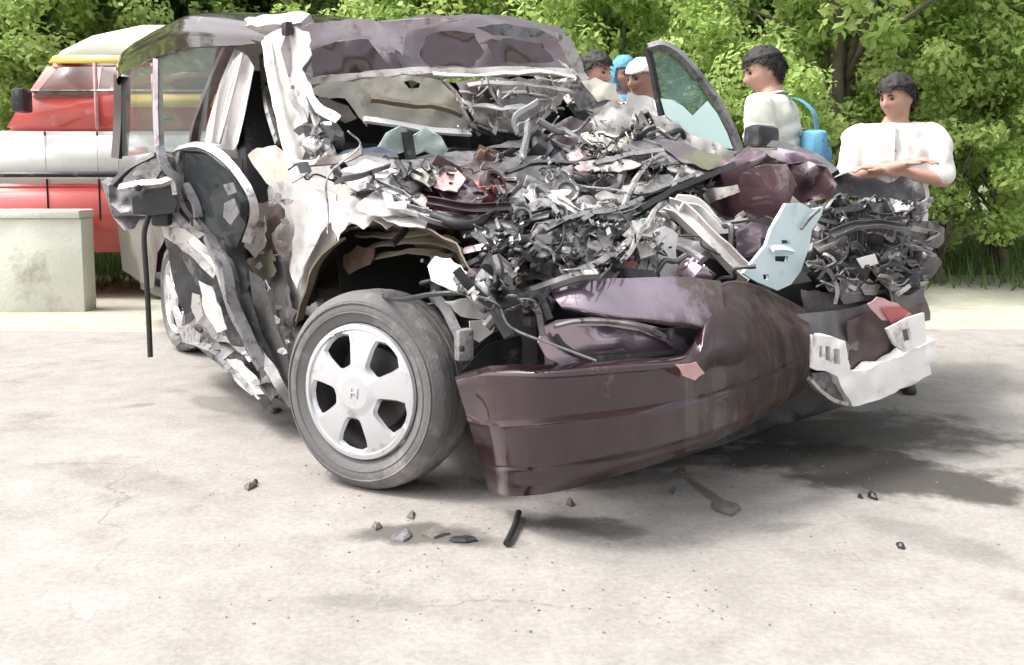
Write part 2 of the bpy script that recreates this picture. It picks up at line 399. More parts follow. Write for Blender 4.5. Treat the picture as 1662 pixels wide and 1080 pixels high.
# ================================================================ THE SETTING
def road_mat(name, c1, c2, stain=0.0, scale=1.0, marks=()):
    m = bpy.data.materials.new(name); m.use_nodes = True; MATS[name] = m
    n = m.node_tree; b = n.nodes['Principled BSDF']; tc = n.nodes.new('ShaderNodeTexCoord')
    def nz(sc, det=6, ro=0.6):
        t = n.nodes.new('ShaderNodeTexNoise'); t.inputs['Scale'].default_value = sc; t.inputs['Detail'].default_value = det
        t.inputs['Roughness'].default_value = ro; n.links.new(tc.outputs['Object'], t.inputs['Vector']); return t
    def ramp(src, p0, p1, k0, k1):
        r = n.nodes.new('ShaderNodeValToRGB'); e = r.color_ramp.elements
        e[0].position = p0; e[1].position = p1; e[0].color = (*k0, 1); e[1].color = (*k1, 1)
        n.links.new(src, r.inputs['Fac']); return r
    def mix(f, a, bb, mode='MIX'):
        x = n.nodes.new('ShaderNodeMix'); x.data_type = 'RGBA'; x.blend_type = mode
        if isinstance(f, float): x.inputs['Factor'].default_value = f
        else: n.links.new(f, x.inputs['Factor'])
        n.links.new(a, x.inputs['A']); n.links.new(bb, x.inputs['B']); return x.outputs['Result']
    big = ramp(nz(1.1 * scale, 8).outputs['Fac'], 0.33, 0.68, c2, c1)
    fine = ramp(nz(60 * scale, 4, 0.7).outputs['Fac'], 0.25, 0.75, (0.74, 0.74, 0.74), (1.12, 1.11, 1.09))
    col = mix(1.0, big.outputs['Color'], fine.outputs['Color'], 'MULTIPLY')
    mid = ramp(nz(7 * scale, 7, 0.7).outputs['Fac'], 0.35, 0.7, (0.82, 0.81, 0.80), (1.06, 1.05, 1.05))
    col = mix(1.0, col, mid.outputs['Color'], 'MULTIPLY')
    if stain:
        st = ramp(nz(2.3 * scale, 9, 0.72).outputs['Fac'], 0.56, 0.72, (1, 1, 1), (0.62, 0.59, 0.56))
        col = mix(stain, col, mix(1.0, col, st.outputs['Color'], 'MULTIPLY'))
    if marks:                                            # hairline cracks of the old concrete
        wv = n.nodes.new('ShaderNodeVectorMath'); wv.operation = 'MULTIPLY_ADD'; n.links.new(nz(2.2, 5, .6).outputs['Color'], wv.inputs[0]); wv.inputs[1].default_value = (.5, .5, 0); n.links.new(tc.outputs['Object'], wv.inputs[2])
        vr = n.nodes.new('ShaderNodeTexVoronoi'); vr.feature = 'DISTANCE_TO_EDGE'; vr.inputs['Scale'].default_value = .75; n.links.new(wv.outputs[0], vr.inputs['Vector'])
        ck = ramp(vr.outputs['Distance'], .0012, .0045, (.72, .70, .68), (1, 1, 1)); gt = ramp(nz(.9, 3).outputs['Fac'], .45, .58, (0, 0, 0), (1, 1, 1))
        col = mix(gt.outputs['Color'], col, mix(1.0, col, ck.outputs['Color'], 'MULTIPLY'))
    warp = nz(3.0, 6, 0.65)
    for (x0, y0, x1, y1, wd, dark) in marks:
        # fluid stain, tyre smear or painted-in bumper shadow: a soft capsule along a line, its outline frayed by noise
        sv = n.nodes.new('ShaderNodeVectorMath'); sv.operation = 'SUBTRACT'; n.links.new(tc.outputs['Object'], sv.inputs[0]); sv.inputs[1].default_value = ((x0 + x1) / 2, (y0 + y1) / 2, 0)
        an = math.atan2(y1 - y0, x1 - x0); hl = math.hypot(x1 - x0, y1 - y0) / 2 + wd
        mp_ = n.nodes.new('ShaderNodeMapping'); mp_.vector_type = 'TEXTURE'; n.links.new(sv.outputs[0], mp_.inputs['Vector'])
        mp_.inputs['Rotation'].default_value = (0, 0, an); mp_.inputs['Scale'].default_value = (hl, wd, 1)
        ln = n.nodes.new('ShaderNodeVectorMath'); ln.operation = 'LENGTH'; n.links.new(mp_.outputs[0], ln.inputs[0])
        ad = n.nodes.new('ShaderNodeMath'); ad.operation = 'MULTIPLY_ADD'; n.links.new(warp.outputs['Fac'], ad.inputs[0]); ad.inputs[1].default_value = 2.4; n.links.new(ln.outputs['Value'], ad.inputs[2])
        rr = ramp(ad.outputs[0], 0, 1, (1, 1, 1), (0, 0, 0)); rr.color_ramp.elements[0].position = .0
        mr = n.nodes.new('ShaderNodeMapRange'); n.links.new(ad.outputs[0], mr.inputs['Value']); mr.inputs['From Min'].default_value = 1.75; mr.inputs['From Max'].default_value = 2.25
        mr.inputs['To Min'].default_value = dark; mr.inputs['To Max'].default_value = 0.0; mr.interpolation_type = 'SMOOTHSTEP'
        dk_ = n.nodes.new('ShaderNodeMix'); dk_.data_type = 'RGBA'; n.links.new(mr.outputs[0], dk_.inputs['Factor']); n.links.new(col, dk_.inputs['A']); dk_.inputs['B'].default_value = (0.05, 0.045, 0.04, 1)
        n.nodes.remove(rr); col = dk_.outputs['Result']
    n.links.new(col, b.inputs['Base Color']); b.inputs['Roughness'].default_value = 0.85; b.inputs['Specular IOR Level'].default_value = 0.3
    bn = nz(85 * scale, 6, 0.7); bp = n.nodes.new('ShaderNodeBump'); bp.inputs['Strength'].default_value = 0.55; bp.inputs['Distance'].default_value = 0.006
    n.links.new(bn.outputs['Fac'], bp.inputs['Height']); n.links.new(bp.outputs['Normal'], b.inputs['Normal'])
    return m
def mk_mark(x0, y0, x1, y1, wd, dark):
    p, q = ground_pt(x0, y0), ground_pt(x1, y1); return (p.x, p.y, q.x, q.y, wd, dark)
road_mat('road', (0.372, 0.354, 0.333), (0.305, 0.288, 0.27), 0.9, marks=[  # some marks paint the bumper's shadow along with real spills
    mk_mark(1220, 730, 1540, 780, .30, .92), mk_mark(1100, 695, 1560, 705, .34, .75), mk_mark(830, 838, 1010, 862, .09, .6), mk_mark(900, 790, 1100, 770, .10, .5),
    mk_mark(620, 862, 790, 878, .09, .75), mk_mark(880, 770, 1120, 735, .16, .7), mk_mark(860, 850, 960, 846, .08, .5), mk_mark(1440, 850, 1600, 900, .12, .3), mk_mark(100, 760, 330, 800, .1, .2), mk_mark(520, 975, 700, 985, .05, .2), mk_mark(1105, 770, 1185, 826, .03, .6), mk_mark(300, 640, 470, 690, .10, .35), mk_mark(210, 660, 250, 656, .04, .3), mk_mark(1240, 860, 1300, 850, .04, .25)])
road_mat('dust', (0.50, 0.485, 0.42), (0.42, 0.42, 0.33), 0.5)
road_mat('soil', (0.20, 0.19, 0.11), (0.11, 0.14, 0.06), 0.5)
def terrain(name, x0, x1, y0, y1, z, m, nx=60, ny=60, amp=0.0, edge=0.0):
    V = []; Fs = []
    for j in range(ny + 1):
        for i in range(nx + 1):
            x = x0 + (x1 - x0) * i / nx; y = y0 + (y1 - y0) * j / ny
            if edge and j in (0, ny): y += edge * noise.noise(Vector((x * 1.3, j, 0.5)))
            V.append((x, y, z + amp * noise.noise(Vector((x, y, 0)) * 0.9)))
    for j in range(ny):
        for i in range(nx): q = j * (nx + 1) + i; Fs.append((q, q + 1, q + nx + 2, q + nx + 1))
    o = mk(name, V, Fs, m); o['kind'] = 'structure'; return o
terrain('ground', -600, 600, -300, 900, -0.03, 'soil', 8, 8)
terrain('verge', -40, 40, 5.6, 9.5, -0.016, 'dust', 120, 10, edge=0.25)
terrain('road', -40, 40, -12, 5.95, 0.0, 'road', 100, 30, edge=0.12)

# ================================================================ THE WRECKED CAR
car = root('wrecked_car', W0, 'crushed maroon people carrier with torn-open front end standing on the pale road', 'car')
def cp(name, pts, m, **k): return sheet(name, [[C(*q) for q in r] for r in pts], m, car, **k)

# --- floor, bulkhead and the rear half of the shell, in car coordinates
V, Fs = box_data(C(-1.95, .84, .235), 4.2, 1.36, .06, CARROT, .1); mk('floor_pan', V, Fs, 'steel_dark', car)
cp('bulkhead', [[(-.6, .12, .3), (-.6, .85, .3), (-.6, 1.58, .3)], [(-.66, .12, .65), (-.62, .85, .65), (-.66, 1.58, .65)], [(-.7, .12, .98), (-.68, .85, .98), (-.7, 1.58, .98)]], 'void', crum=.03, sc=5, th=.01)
RB = [.05, .065, .17, .8, 1.5, 1.62, 1.635]; RD = [-.2, -.09, -.02, .02, -.02, -.09, -.2]
def roof_row(a, h, k=1.0, tw=0.0): return [(a, q + tw * (1 - q / 1.7), h + d * k) for q, d in zip(RB, RD)]
cp('roof', [[(-1.36, .2, 1.48), (-1.36, .21, 1.5), (-1.36, .24, 1.52), (-1.36, .8, 1.60), (-1.36, 1.45, 1.57), (-1.36, 1.47, 1.55), (-1.36, 1.48, 1.52)],
            roof_row(-1.75, 1.62, .6, .06), roof_row(-2.3, 1.735, .95), roof_row(-2.95, 1.765), roof_row(-3.9, 1.745), [(-4.24, q, h_) for q, h_ in zip((.12, .13, .2, .8, 1.48, 1.55, 1.56), (1.5, 1.6, 1.67, 1.69, 1.67, 1.6, 1.5))]], 'paint', crum=.014, sc=3.0, th=.006, nu=5, nv=8, flip=True)
cp('headliner', [[(-1.4, .3, 1.46), (-1.4, .8, 1.54), (-1.4, 1.4, 1.50)], [(-2.3, .2, 1.64), (-2.3, .8, 1.68), (-2.3, 1.5, 1.64)], [(-4.1, .22, 1.6), (-4.1, .8, 1.64), (-4.1, 1.46, 1.6)]], 'beige_trim', crum=.03, sc=4, th=.012)
def side(b):
    i = .06 if b < .8 else -.06
    lo = [(-1.55, .26), (-2.2, .25), (-2.36, .27), (-2.48, .52), (-2.72, .63), (-2.96, .52), (-3.08, .30), (-4.2, .32)]
    mid = [(-1.5, .6), (-2.2, .6), (-2.36, .6), (-2.5, .68), (-2.72, .72), (-2.96, .68), (-3.1, .62), (-4.26, .6)]
    hi = [(-1.45, 1.0), (-2.2, 1.04), (-2.36, 1.05), (-2.5, 1.05), (-2.72, 1.06), (-2.96, 1.06), (-3.1, 1.06), (-4.26, 1.06)]
    return [[(p[0], b + (i if p[0] < -3.5 else 0), p[1]) for p in lo], [(p[0], b + (i if p[0] < -3.5 else 0) - .2 * i, p[1]) for p in mid], [(p[0], b + .2 * i + (i if p[0] < -3.5 else 0), p[1]) for p in hi]]
cp('rear_side_panel', side(.03), 'paint', crum=.012, sc=4, lin=True)
cp('rear_side_panel', side(1.65), 'paint', crum=.012, sc=4, lin=True, flip=True)
cp('left_door', [[(-.55, 1.66, .26), (-1.0, 1.68, .26), (-1.5, 1.66, .26)], [(-.5, 1.68, .6), (-1.0, 1.71, .6), (-1.5, 1.68, .6)], [(-.5, 1.63, .93), (-1.0, 1.66, .94), (-1.5, 1.65, 1.0)]], 'paint', crum=.05, sc=4, flip=True)
cp('tailgate', [[(-4.22, .12, .3), (-4.26, .84, .28), (-4.22, 1.56, .3)], [(-4.3, .1, .6), (-4.35, .84, .6), (-4.3, 1.58, .6)], [(-4.27, .1, 1.04), (-4.32, .84, 1.04), (-4.27, 1.58, 1.04)]], 'paint', flip=False, crum=.01)
cp('rear_window', [[(-4.26, .16, 1.06), (-4.3, .84, 1.06), (-4.26, 1.52, 1.06)], [(-4.2, .16, 1.52), (-4.24, .84, 1.62), (-4.2, 1.52, 1.52)]], 'glass_clear', th=.005)
for b0, b1 in ((.06, .06), (1.62, 1.62)):
    bar('rear_pillar', [C(-4.24, b0 + (.04 if b0 < .8 else -.04), 1.05), C(-4.22, b0 + (.06 if b0 < .8 else -.06), 1.3), C(-4.16, b1 + (.06 if b0 < .8 else -.06), 1.58)], rect(.06, .12), 'paint', car)
    bar('door_pillar', [C(-2.98, b0, 1.05), C(-2.98, b0, 1.3), C(-2.94, b1, 1.56)], rect(.03, .06), 'pale_sheen', car)
    wn = cp('rear_door_window', [[(-2.1, b0, 1.05), (-2.5, b0, 1.05), (-2.95, b0, 1.05)], [(-2.0, b0, 1.3), (-2.5, b0, 1.32), (-2.95, b0, 1.32)], [(-1.85, b1, 1.5), (-2.4, b1, 1.55), (-2.94, b1, 1.57)]], 'glass_clear', th=.004)
    cp('quarter_window', [[(-3.0, b0, 1.06), (-3.6, b0, 1.06), (-4.2, b0 + (.05 if b0 < .8 else -.05), 1.06)], [(-3.0, b1, 1.57), (-3.6, b1, 1.57), (-4.14, b1 + (.05 if b0 < .8 else -.05), 1.55)]], 'glass_clear', th=.004)
cp('side_window', [[(-.95, 1.62, .95), (-1.4, 1.62, .98)], [(-1.2, 1.53, 1.25), (-1.6, 1.56, 1.25)], [(-1.4, 1.47, 1.5), (-1.75, 1.5, 1.5)]], 'glass_dark', th=.005)  # nearly opaque dark pane added so the cabin reads dark
bar('centre_pillar', [C(-1.5, 1.65, .93), C(-1.7, 1.6, 1.2), C(-1.85, 1.56, 1.52)], rect(.07, .1), 'paint', car)
bar('windscreen_pillar', [C(-.62, 1.6, .95), C(-.95, 1.54, 1.2), C(-1.12, 1.5, 1.38), C(-1.4, 1.46, 1.53)], rect(.06, .07), 'pale_metal', car, crum=.02)

# --- wheels
def wheel(cen, axis, up_v, nm='front_wheel', detailed=True, spin=0.0):
    """tyre, wheel cover with five openings, dark rim well and brake disc; axis points outwards"""
    axis = Vector(axis).normalized()
    Ro, Rr, wd = .297, .205, .178
    prof = [(Rr - .012, -.05), (Rr + .0, -.012), (Rr + .012, -.004), (Rr + .03, .004), (Ro - .05, .006), (Ro - .028, .000), (Ro - .012, -.016), (Ro - .004, -.026)]
    for g in (-.058, -.089, -.12):
        prof += [(Ro, g + .012), (Ro + .0005, g + .006), (Ro - .008, g + .004), (Ro - .008, g - .004), (Ro + .0005, g - .006)]
    prof += [(Ro - .004, -.152), (Ro - .014, -.163), (Ro - .05, -.18), (Rr, -.17), (Rr - .012, -.13)]
    V, Fs = lathe_data(prof, cen, axis, 96, cap=False)
    # lateral sipes: short notches pressed into the tread blocks
    u = axis.orthogonal().normalized(); v = axis.cross(u); n = 96
    for k, (r, z) in enumerate(prof):
        if r > Ro - .006 and z < -.02:
            for i in range(n):
                if (i * 2 + k) % 6 == 0:
                    q = V[k * n + i]; c = Vector(cen) + axis * z; V[k * n + i] = c + (q - c) * ((r - .004) / r)
    wh = mk(nm, V, Fs, 'rubber', car, angle=28)
    # sidewall ring and lettering band
    for rr_, zz in ((.235, .0075), (.262, .0075)):
        pts = [Vector(cen) + axis * (zz - .003) + (u * math.cos(t * math.pi / 24) + v * math.sin(t * math.pi / 24)) * rr_ for t in range(49)]
        Vt, Ft = sweep_data(pts, circ(.0025, 5)); mk('tyre_ring', Vt, Ft, 'rubber', wh)
    # rim barrel
    V, Fs = lathe_data([(Rr - .004, -.012), (Rr - .02, -.02), (Rr - .03, -.06), (Rr - .03, -.14), (.06, -.15), (.05, -.05)], cen, axis, 48, cap=False); mk('rim', V, Fs, 'steel_dark', wh)
    V, Fs = lathe_data([(.03, -.075), (.125, -.075), (.13, -.08), (.13, -.09), (.03, -.09)], cen, axis, 40, cap=False); mk('brake_disc', V, Fs, 'brake', wh)
    # cover with five openings
    e2 = up_v - axis * up_v.dot(axis); e2.normalize(); e1 = e2.cross(axis); e1.normalize()
    if e1.dot(Vector((1, 0, 0))) < 0 and axis.y < 0: e1 = -e1
    Rc = .203; xy = []; edges = []; holes = []
    N = 72
    for i in range(N): xy.append((Rc * math.cos(2 * math.pi * i / N), Rc * math.sin(2 * math.pi * i / N)))
    edges += [(i, (i + 1) % N) for i in range(N)]
    for k in range(5):
        c0 = math.radians(-90 + 72 * k) + spin; h = []
        for (r, da) in ((.086, -.20), (.094, -.265), (.140, -.315), (.164, -.30), (.173, -.14), (.175, 0), (.173, .14), (.164, .30), (.140, .315), (.094, .265), (.086, .20), (.083, 0)):
            h.append((r * math.cos(c0 + da), r * math.sin(c0 + da)))
        s0 = len(xy); xy += h; edges += [(s0 + i, s0 + (i + 1) % len(h)) for i in range(len(h))]; holes.append(h)
        h2 = [(q[0] * 1.0 + (q[0] - sum(z[0] for z in h) / 12) * .16, q[1] + (q[1] - sum(z[1] for z in h) / 12) * .16) for q in h]
        s0 = len(xy); xy += h2; edges += [(s0 + i, s0 + (i + 1) % len(h2)) for i in range(len(h2))]
    for r in (.012, .03, .045, .050, .062, .075, .182, .186, .196, .199):
        nn = 72 if r > .04 else 16
        xy += [(r * math.cos(2 * math.pi * i / nn), r * math.sin(2 * math.pi * i / nn)) for i in range(nn)]
    for k in range(5):
        for da in (-.52, -.42, .42, .52, .63):
            for r in (.095, .115, .135, .155, .172):
                t = math.radians(-90 + 72 * k) + spin + da; q = (r * math.cos(t), r * math.sin(t))
                if not any(inpoly(*q, hh) for hh in holes): xy.append(q)
    vo, _, fo, *_ = delaunay_2d_cdt([Vector(q) for q in xy], edges, [], 0, 1e-5)
    def hz(x, y):
        r = math.hypot(x, y); t = math.atan2(y, x) - spin
        z = .012 - .9 * max(0, r - .06) ** 2
        if r < .05: z += .006
        elif r < .062: z += .006 * (.062 - r) / .012
        k = math.cos(5 * (t + math.pi / 2))
        if .07 < r < .185: z += -.004 * max(0, k)
        if r > .185: z += .006 if r < .1994 else -.004
        for hh in holes:
            cx_ = sum(q[0] for q in hh) / 12; cy_ = sum(q[1] for q in hh) / 12
            if any(abs(q[0] - x) < 1e-4 and abs(q[1] - y) < 1e-4 for q in hh): z -= .012
        return z
    VV = [Vector(cen) + e1 * q.x + e2 * q.y + axis * hz(q.x, q.y) for q in vo]; tr = []
    for f in fo:
        x = sum(vo[i].x for i in f) / 3; y = sum(vo[i].y for i in f) / 3
        if x * x + y * y > Rc * Rc or any(inpoly(x, y, hh) for hh in holes): continue
        f = list(f)
        if (VV[f[1]] - VV[f[0]]).cross(VV[f[2]] - VV[f[0]]).dot(axis) < 0: f.reverse()
        tr.append(f)
    us = sorted({i for t in tr for i in t}); mp = {x: k for k, x in enumerate(us)}
    VV, FF = thicken([VV[i] for i in us], [[mp[i] for i in t] for t in tr], .006)
    cv = mk('wheel_cover', VV, FF, 'silver', wh, angle=45)
    # emblem: an upright H-shaped badge on the centre cap
    pr = []
    M = Matrix((e1, e2, axis)).transposed()
    for (x, y, sx, sy) in ((-.011, 0, .006, .03), (.011, 0, .006, .03), (0, 0, .017, .006)):
        pr.append(box_data(Vector(cen) + e1 * x + e2 * y + axis * .0195, sx, sy, .004, M, .15))
    mk('badge', *merge(pr), 'silver', wh)
    return wh
WN = Vector((-.49, -.87, .035)).normalized()          # the near wheel is knocked round, its face turned to the road
WC = W0 + Vector((0, 0, .296)) + Vector((-.09, -.035, 0))
wheel(WC, WN, Vector((0.03, 0, 1)), 'front_wheel', spin=math.radians(-4))
wheel(C(-2.74, .05, .296), -LFT, Vector((0, 0, 1)), 'rear_wheel')
wheel(C(-2.74, 1.63, .296), LFT, Vector((0, 0, 1)), 'rear_wheel', spin=.4)
wheel(C(-.1, 1.68, .296), LFT, Vector((0, 0, 1)), 'front_wheel', spin=.7)
tube('drive_shaft', [WC - WN * .15, C(-.1, .5, .3), C(-.05, .9, .33)], .022, 'steel_dark', car)
tube('coil_spring', [C(-.1, .22, .33) + Vector((.055 * math.cos(t * .8), .055 * math.sin(t * .8), t * .0095)) for t in range(36)], .007, 'steel_dark', car, sub=3)
tube('damper', [C(-.1, .22, .28), C(-.1, .22, .7)], .026, 'steel_dark', car)

# --- roof front edge, folded down over the windscreen opening
xs = [462, 505, 560, 612, 640, 690, 740, 790, 830, 875, 915]
r0 = [44, 40, 34, 36, 32, 25, 24, 24, 28, 36, 52]
r1 = [70, 62, 55, 58, 60, 48, 46, 48, 46, 52, 66]
r2 = [100, 98, 92, 88, 92, 84, 82, 80, 76, 80, 92]
r3 = [134, 132, 127, 121, 117, 114, 113, 112, 110, 112, 118]
o1 = [0, -.03, .02, .05, .06, -.03, .0, .04, .0, -.03, 0]
sheet('roof_front', [[P(x, y, a=-1.42) for x, y in zip(xs, r0)],
                     [P(x + 2, y, a=-1.3 + q) for x, y, q in zip(xs, r1, o1)],
                     [P(x + 6, y, a=-1.2 + q * 1.6) for x, y, q in zip(xs, r2, o1)],
                     [P(x + 14, y, a=-1.1 + q * .6) for x, y, q in zip(xs, r3, o1)]], 'paint_rough', car, nu=6, nv=6, crum=.028, sc=4.5, th=.006, angle=24, flip=True)
bar('roof_header', [P(470, 136, a=-1.08), P(545, 130, a=-1.07), P(625, 121, a=-1.05), P(720, 118, a=-1.06), P(820, 116, a=-1.06), P(935, 121, a=-1.08)], rect(.045, .02), 'pale_metal', car, crum=.012, sc=14)
plate('roof_flap', [(470, 44), (540, 34), (600, 30), (622, 44), (640, 80), (652, 112), (640, 118), (618, 80), (600, 58), (560, 62), (520, 80), (490, 125), (470, 132), (455, 80)], 'pale_sheen', car, a=-1.1, crum=.03, sc=6, jag=2)
plate('roof_flap', [(612, 36), (700, 28), (760, 30), (700, 44), (660, 50), (650, 110), (638, 80)], 'pale_sheen', car, a=-1.12, crum=.02, sc=8)
plate('roof_flap', [(900, 52), (925, 60), (945, 100), (950, 125), (930, 120), (915, 85)], 'pale_metal', car, a=-1.1, crum=.02, sc=9)
plate('roof_flap', [(790, 70), (830, 62), (880, 70), (900, 100), (850, 104), (805, 98)], 'paint_rough', car, a=-1.04, crum=.05, sc=6, jag=3)
plate('roof_flap', [(690, 60), (730, 50), (770, 54), (786, 84), (770, 108), (700, 110), (682, 90)], 'paint_rough', car, a=-1.05, crum=.05, sc=6, jag=3)
plate('roof_flap', [(505, 84), (545, 68), (598, 64), (616, 88), (636, 112), (560, 120), (508, 126)], 'paint_rough', car, a=-1.04, crum=.05, sc=6, jag=2)
plate('roof_flap', [(770, 44), (820, 38), (870, 46), (902, 62), (860, 60), (800, 58)], 'grey_part', car, a=-1.2, crum=.03, jag=2)
# right-hand roof rail and door opening
bar('roof_rail', [P(362, 62, b=.2), P(400, 46, b=.18), P(450, 42, b=.18), P(500, 40, b=.24)], rect(.07, .06), 'pale_sheen', car, crum=.015)
bar('drip_moulding', [P(368, 72, b=.14), P(405, 66, b=.14), P(436, 72, b=.14)], rect(.012, .02), 'black_plastic', car)
box('rail_clip', P(466, 47, b=.1), (.05, .03, .05), 'black_plastic', car, CARROT, .2)
bar('centre_pillar', [P(374, 68, b=.12), P(352, 120, b=.1), P(332, 170, b=.07), P(317, 220, b=.05), P(312, 300, b=.04), P(330, 520, b=.04)], rect(.045, .03), 'paint_scuffed', car, sub=6, up_hint=LFT)
plate('curtain_airbag', [(378, 76), (402, 92), (412, 110), (404, 150), (396, 190), (386, 232), (380, 244), (336, 240), (330, 226), (346, 170), (362, 115)], 'airbag', car, b=.16, crum=.05, sc=7, res=7, angle=60)
for k in range(4):
    bar('airbag_fold', [P(384 - k * 4 + 10, 86 + k * 4, b=.13), P(372 - k * 6 + 6, 150, b=.125), P(352 - k * 3 + 4, 232, b=.12)], rect(.011, .016), 'airbag', car)
# front passenger seat and cabin behind the opening
V, Fs = box_data(C(-1.75, .5, .62), .16, .46, .62, CARROT @ Matrix.Rotation(R(-14), 3, 'Y'), .3); mk('seat_back', V, Fs, 'seat_fabric', car)
V, Fs = box_data(C(-1.45, .5, .40), .5, .46, .16, CARROT, .3); mk('seat_cushion', V, Fs, 'seat_fabric', car)
V, Fs = box_data(P(428, 200, b=.42), .10, .25, .2, CARROT, .35); mk('headrest', V, Fs, 'airbag', car)
V, Fs = box_data(C(-1.75, 1.15, .68), .16, .46, .66, CARROT @ Matrix.Rotation(R(-14), 3, 'Y'), .3); mk('seat_back', V, Fs, 'seat_fabric', car)
V, Fs = box_data(C(-2.55, .84, .62), .16, 1.2, .6, CARROT, .3); mk('rear_bench', V, Fs, 'seat_fabric', car)
for b0 in (.18, .64, 1.12):
    V, Fs = box_data(C(-1.95, b0 + .22, .95), .14, .44, .95, CARROT @ Matrix.Rotation(R(-8), 3, 'Y'), .3); mk('seat_back', V, Fs, 'black_plastic', car)  # three dark backs added to block the view and darken the cabin
bar('grab_frame', [P(398, 142, b=.3), P(418, 140, b=.3), P(436, 146, b=.28)], rect(.03, .03), 'bare', car)
bar('grab_frame', [P(426, 88, b=.26), P(430, 140, b=.25), P(436, 180, b=.22), P(452, 232, b=.18)], rect(.022, .025), 'bare', car)
box('belt_buckle', P(402, 218, b=.28), (.03, .05, .06), 'black_plastic', car, CARROT, .3)

# --- windscreen pillar and the white torn metal below it
plate('windscreen_pillar', [(428, 60), (462, 44), (500, 52), (505, 90), (486, 122), (500, 160), (520, 200), (545, 250), (552, 286), (530, 300), (500, 292), (478, 270), (462, 230), (448, 170), (434, 120)], 'pillar_metal', car, crum=.04, sc=8, jag=3, res=9, b=.12, th=.004)
bar('pillar_edge', [P(432, 66, b=.1), P(440, 120, b=.09), P(454, 190, b=.07), P(470, 250, b=.06), P(488, 290, b=.05)], rect(.03, .02), 'white_plastic', car, crum=.008)
bar('pillar_edge', [P(500, 160, b=.09), P(516, 205, b=.08), P(540, 262, b=.07), P(556, 290, b=.06)], rect(.025, .012), 'bare', car, crum=.006)
bar('torn_strip', [P(486, 120, b=.1), P(504, 150, b=.07), P(520, 176, b=.06), P(548, 196, b=.08)], rect(.03, .004), 'bare', car, crum=.01)
bar('torn_strip', [P(470, 150, b=.08), P(492, 190, b=.05), P(500, 232, b=.06), P(492, 262, b=.05)], rect(.025, .004), 'steel_dark', car, crum=.01)
plate('hinge_pillar', [(440, 300), (478, 286), (530, 292), (566, 304), (604, 330), (596, 352), (552, 372), (540, 398), (520, 420), (508, 460), (490, 500), (478, 530), (458, 520), (446, 470), (440, 420), (452, 360)], 'pillar_metal', car, crum=.045, sc=9, jag=3, res=9, b=.02, th=.004)
plate('hinge_pillar_skin', [(468, 320), (510, 306), (546, 316), (548, 350), (520, 380), (500, 420), (482, 470), (470, 440), (478, 380)], 'pillar_metal', car, crum=.06, sc=9, jag=2, res=9, b=-.02, th=.003)
plate('pillar_patch', [(446, 236), (470, 250), (482, 286), (462, 308), (440, 304), (420, 280), (402, 252), (418, 240)], 'beige_trim', car, b=.05, crum=.03, jag=2)
plate('torn_skin', [(418, 330), (450, 322), (462, 352), (440, 380), (452, 412), (428, 420), (408, 388), (404, 356)], 'paint_scuffed', car, b=-.04, crum=.04, jag=3)
plate('torn_skin', [(404, 362), (428, 350), (432, 392), (414, 420), (396, 400)], 'pale_metal', car, b=-.07, crum=.03, jag=3)
plate('torn_skin', [(402, 420), (440, 405), (448, 440), (430, 462), (404, 452)], 'liner', car, b=-.05, crum=.03, jag=3)
plate('torn_skin', [(428, 430), (458, 424), (470, 470), (476, 520), (470, 560), (450, 540), (436, 490)], 'grey_part', car, b=-.02, crum=.05, jag=3)
plate('torn_skin', [(452, 520), (476, 530), (480, 575), (472, 620), (456, 600)], 'bare', car, b=-.02, crum=.04, jag=3)

# --- front door, sprung open and crushed against its hinges
DP = (-.62, -.03, -1.95, -.52)
dk = dict(pl=DP)
door = plate('front_door', [(300, 376), (340, 372), (372, 400), (400, 440), (404, 486), (420, 540), (446, 600), (470, 642), (462, 656), (434, 640), (404, 600), (376, 560), (352, 520), (330, 480), (306, 440), (286, 402)], 'door_dark', car, crum=.06, sc=7, jag=2, res=10, th=.03, **dk)
plate('window_glass', [(300, 248), (338, 252), (376, 282), (402, 326), (398, 366), (384, 402), (352, 384), (318, 350), (298, 300)], 'glass_slate', door, crum=.012, sc=9, th=.005, pl=(-.6, -.05, -1.95, -.54))
plate('inner_panel', [(308, 262), (340, 268), (368, 300), (388, 336), (384, 380), (356, 372), (326, 336), (310, 300)], 'door_dark', door, crum=.04, sc=9, th=.01, pl=(-.62, .06, -1.95, -.42))
bar('window_frame', [P(290, 246, **dk), P(320, 240, **dk), P(352, 250, **dk), P(384, 280, **dk), P(408, 318, **dk), P(412, 348, **dk), P(400, 392, **dk)], rect(.03, .03), 'bare', door, sub=6, crum=.004)
bar('window_seal', [P(302, 250, **dk), P(340, 254, **dk), P(374, 284, **dk), P(398, 322, **dk), P(402, 350, **dk)], rect(.016, .045), 'black_plastic', door, sub=6)
bar('window_frame', [P(296, 244, **dk), P(292, 280, **dk), P(310, 330, **dk), P(340, 370, **dk), P(370, 420, **dk), P(384, 470, **dk), P(400, 540, **dk), P(432, 600, **dk), P(462, 640, **dk)], rect(.035, .03), 'grey_part', door, sub=6, crum=.01)
plate('glass_patch', [(362, 300), (378, 296), (384, 312), (370, 318)], 'grey_part', door, crum=.01, pl=(-.6, -.09, -1.95, -.58))
plate('glass_patch', [(364, 330), (380, 322), (388, 346), (374, 366), (362, 352)], 'grey_part', door, crum=.01, pl=(-.6, -.09, -1.95, -.58))
bar('guide_rail', [P(330, 352, **dk), P(352, 318, **dk), P(368, 296, **dk)], rect(.018, .012), 'bare', door)
bar('guide_rail', [P(312, 390, pl=(-.62, -.1, -1.95, -.6)), P(350, 430, pl=(-.62, -.1, -1.95, -.6)), P(378, 500, pl=(-.62, -.1, -1.95, -.6)), P(404, 560, pl=(-.62, -.1, -1.95, -.6))], rect(.03, .01), 'bare', door, crum=.01)
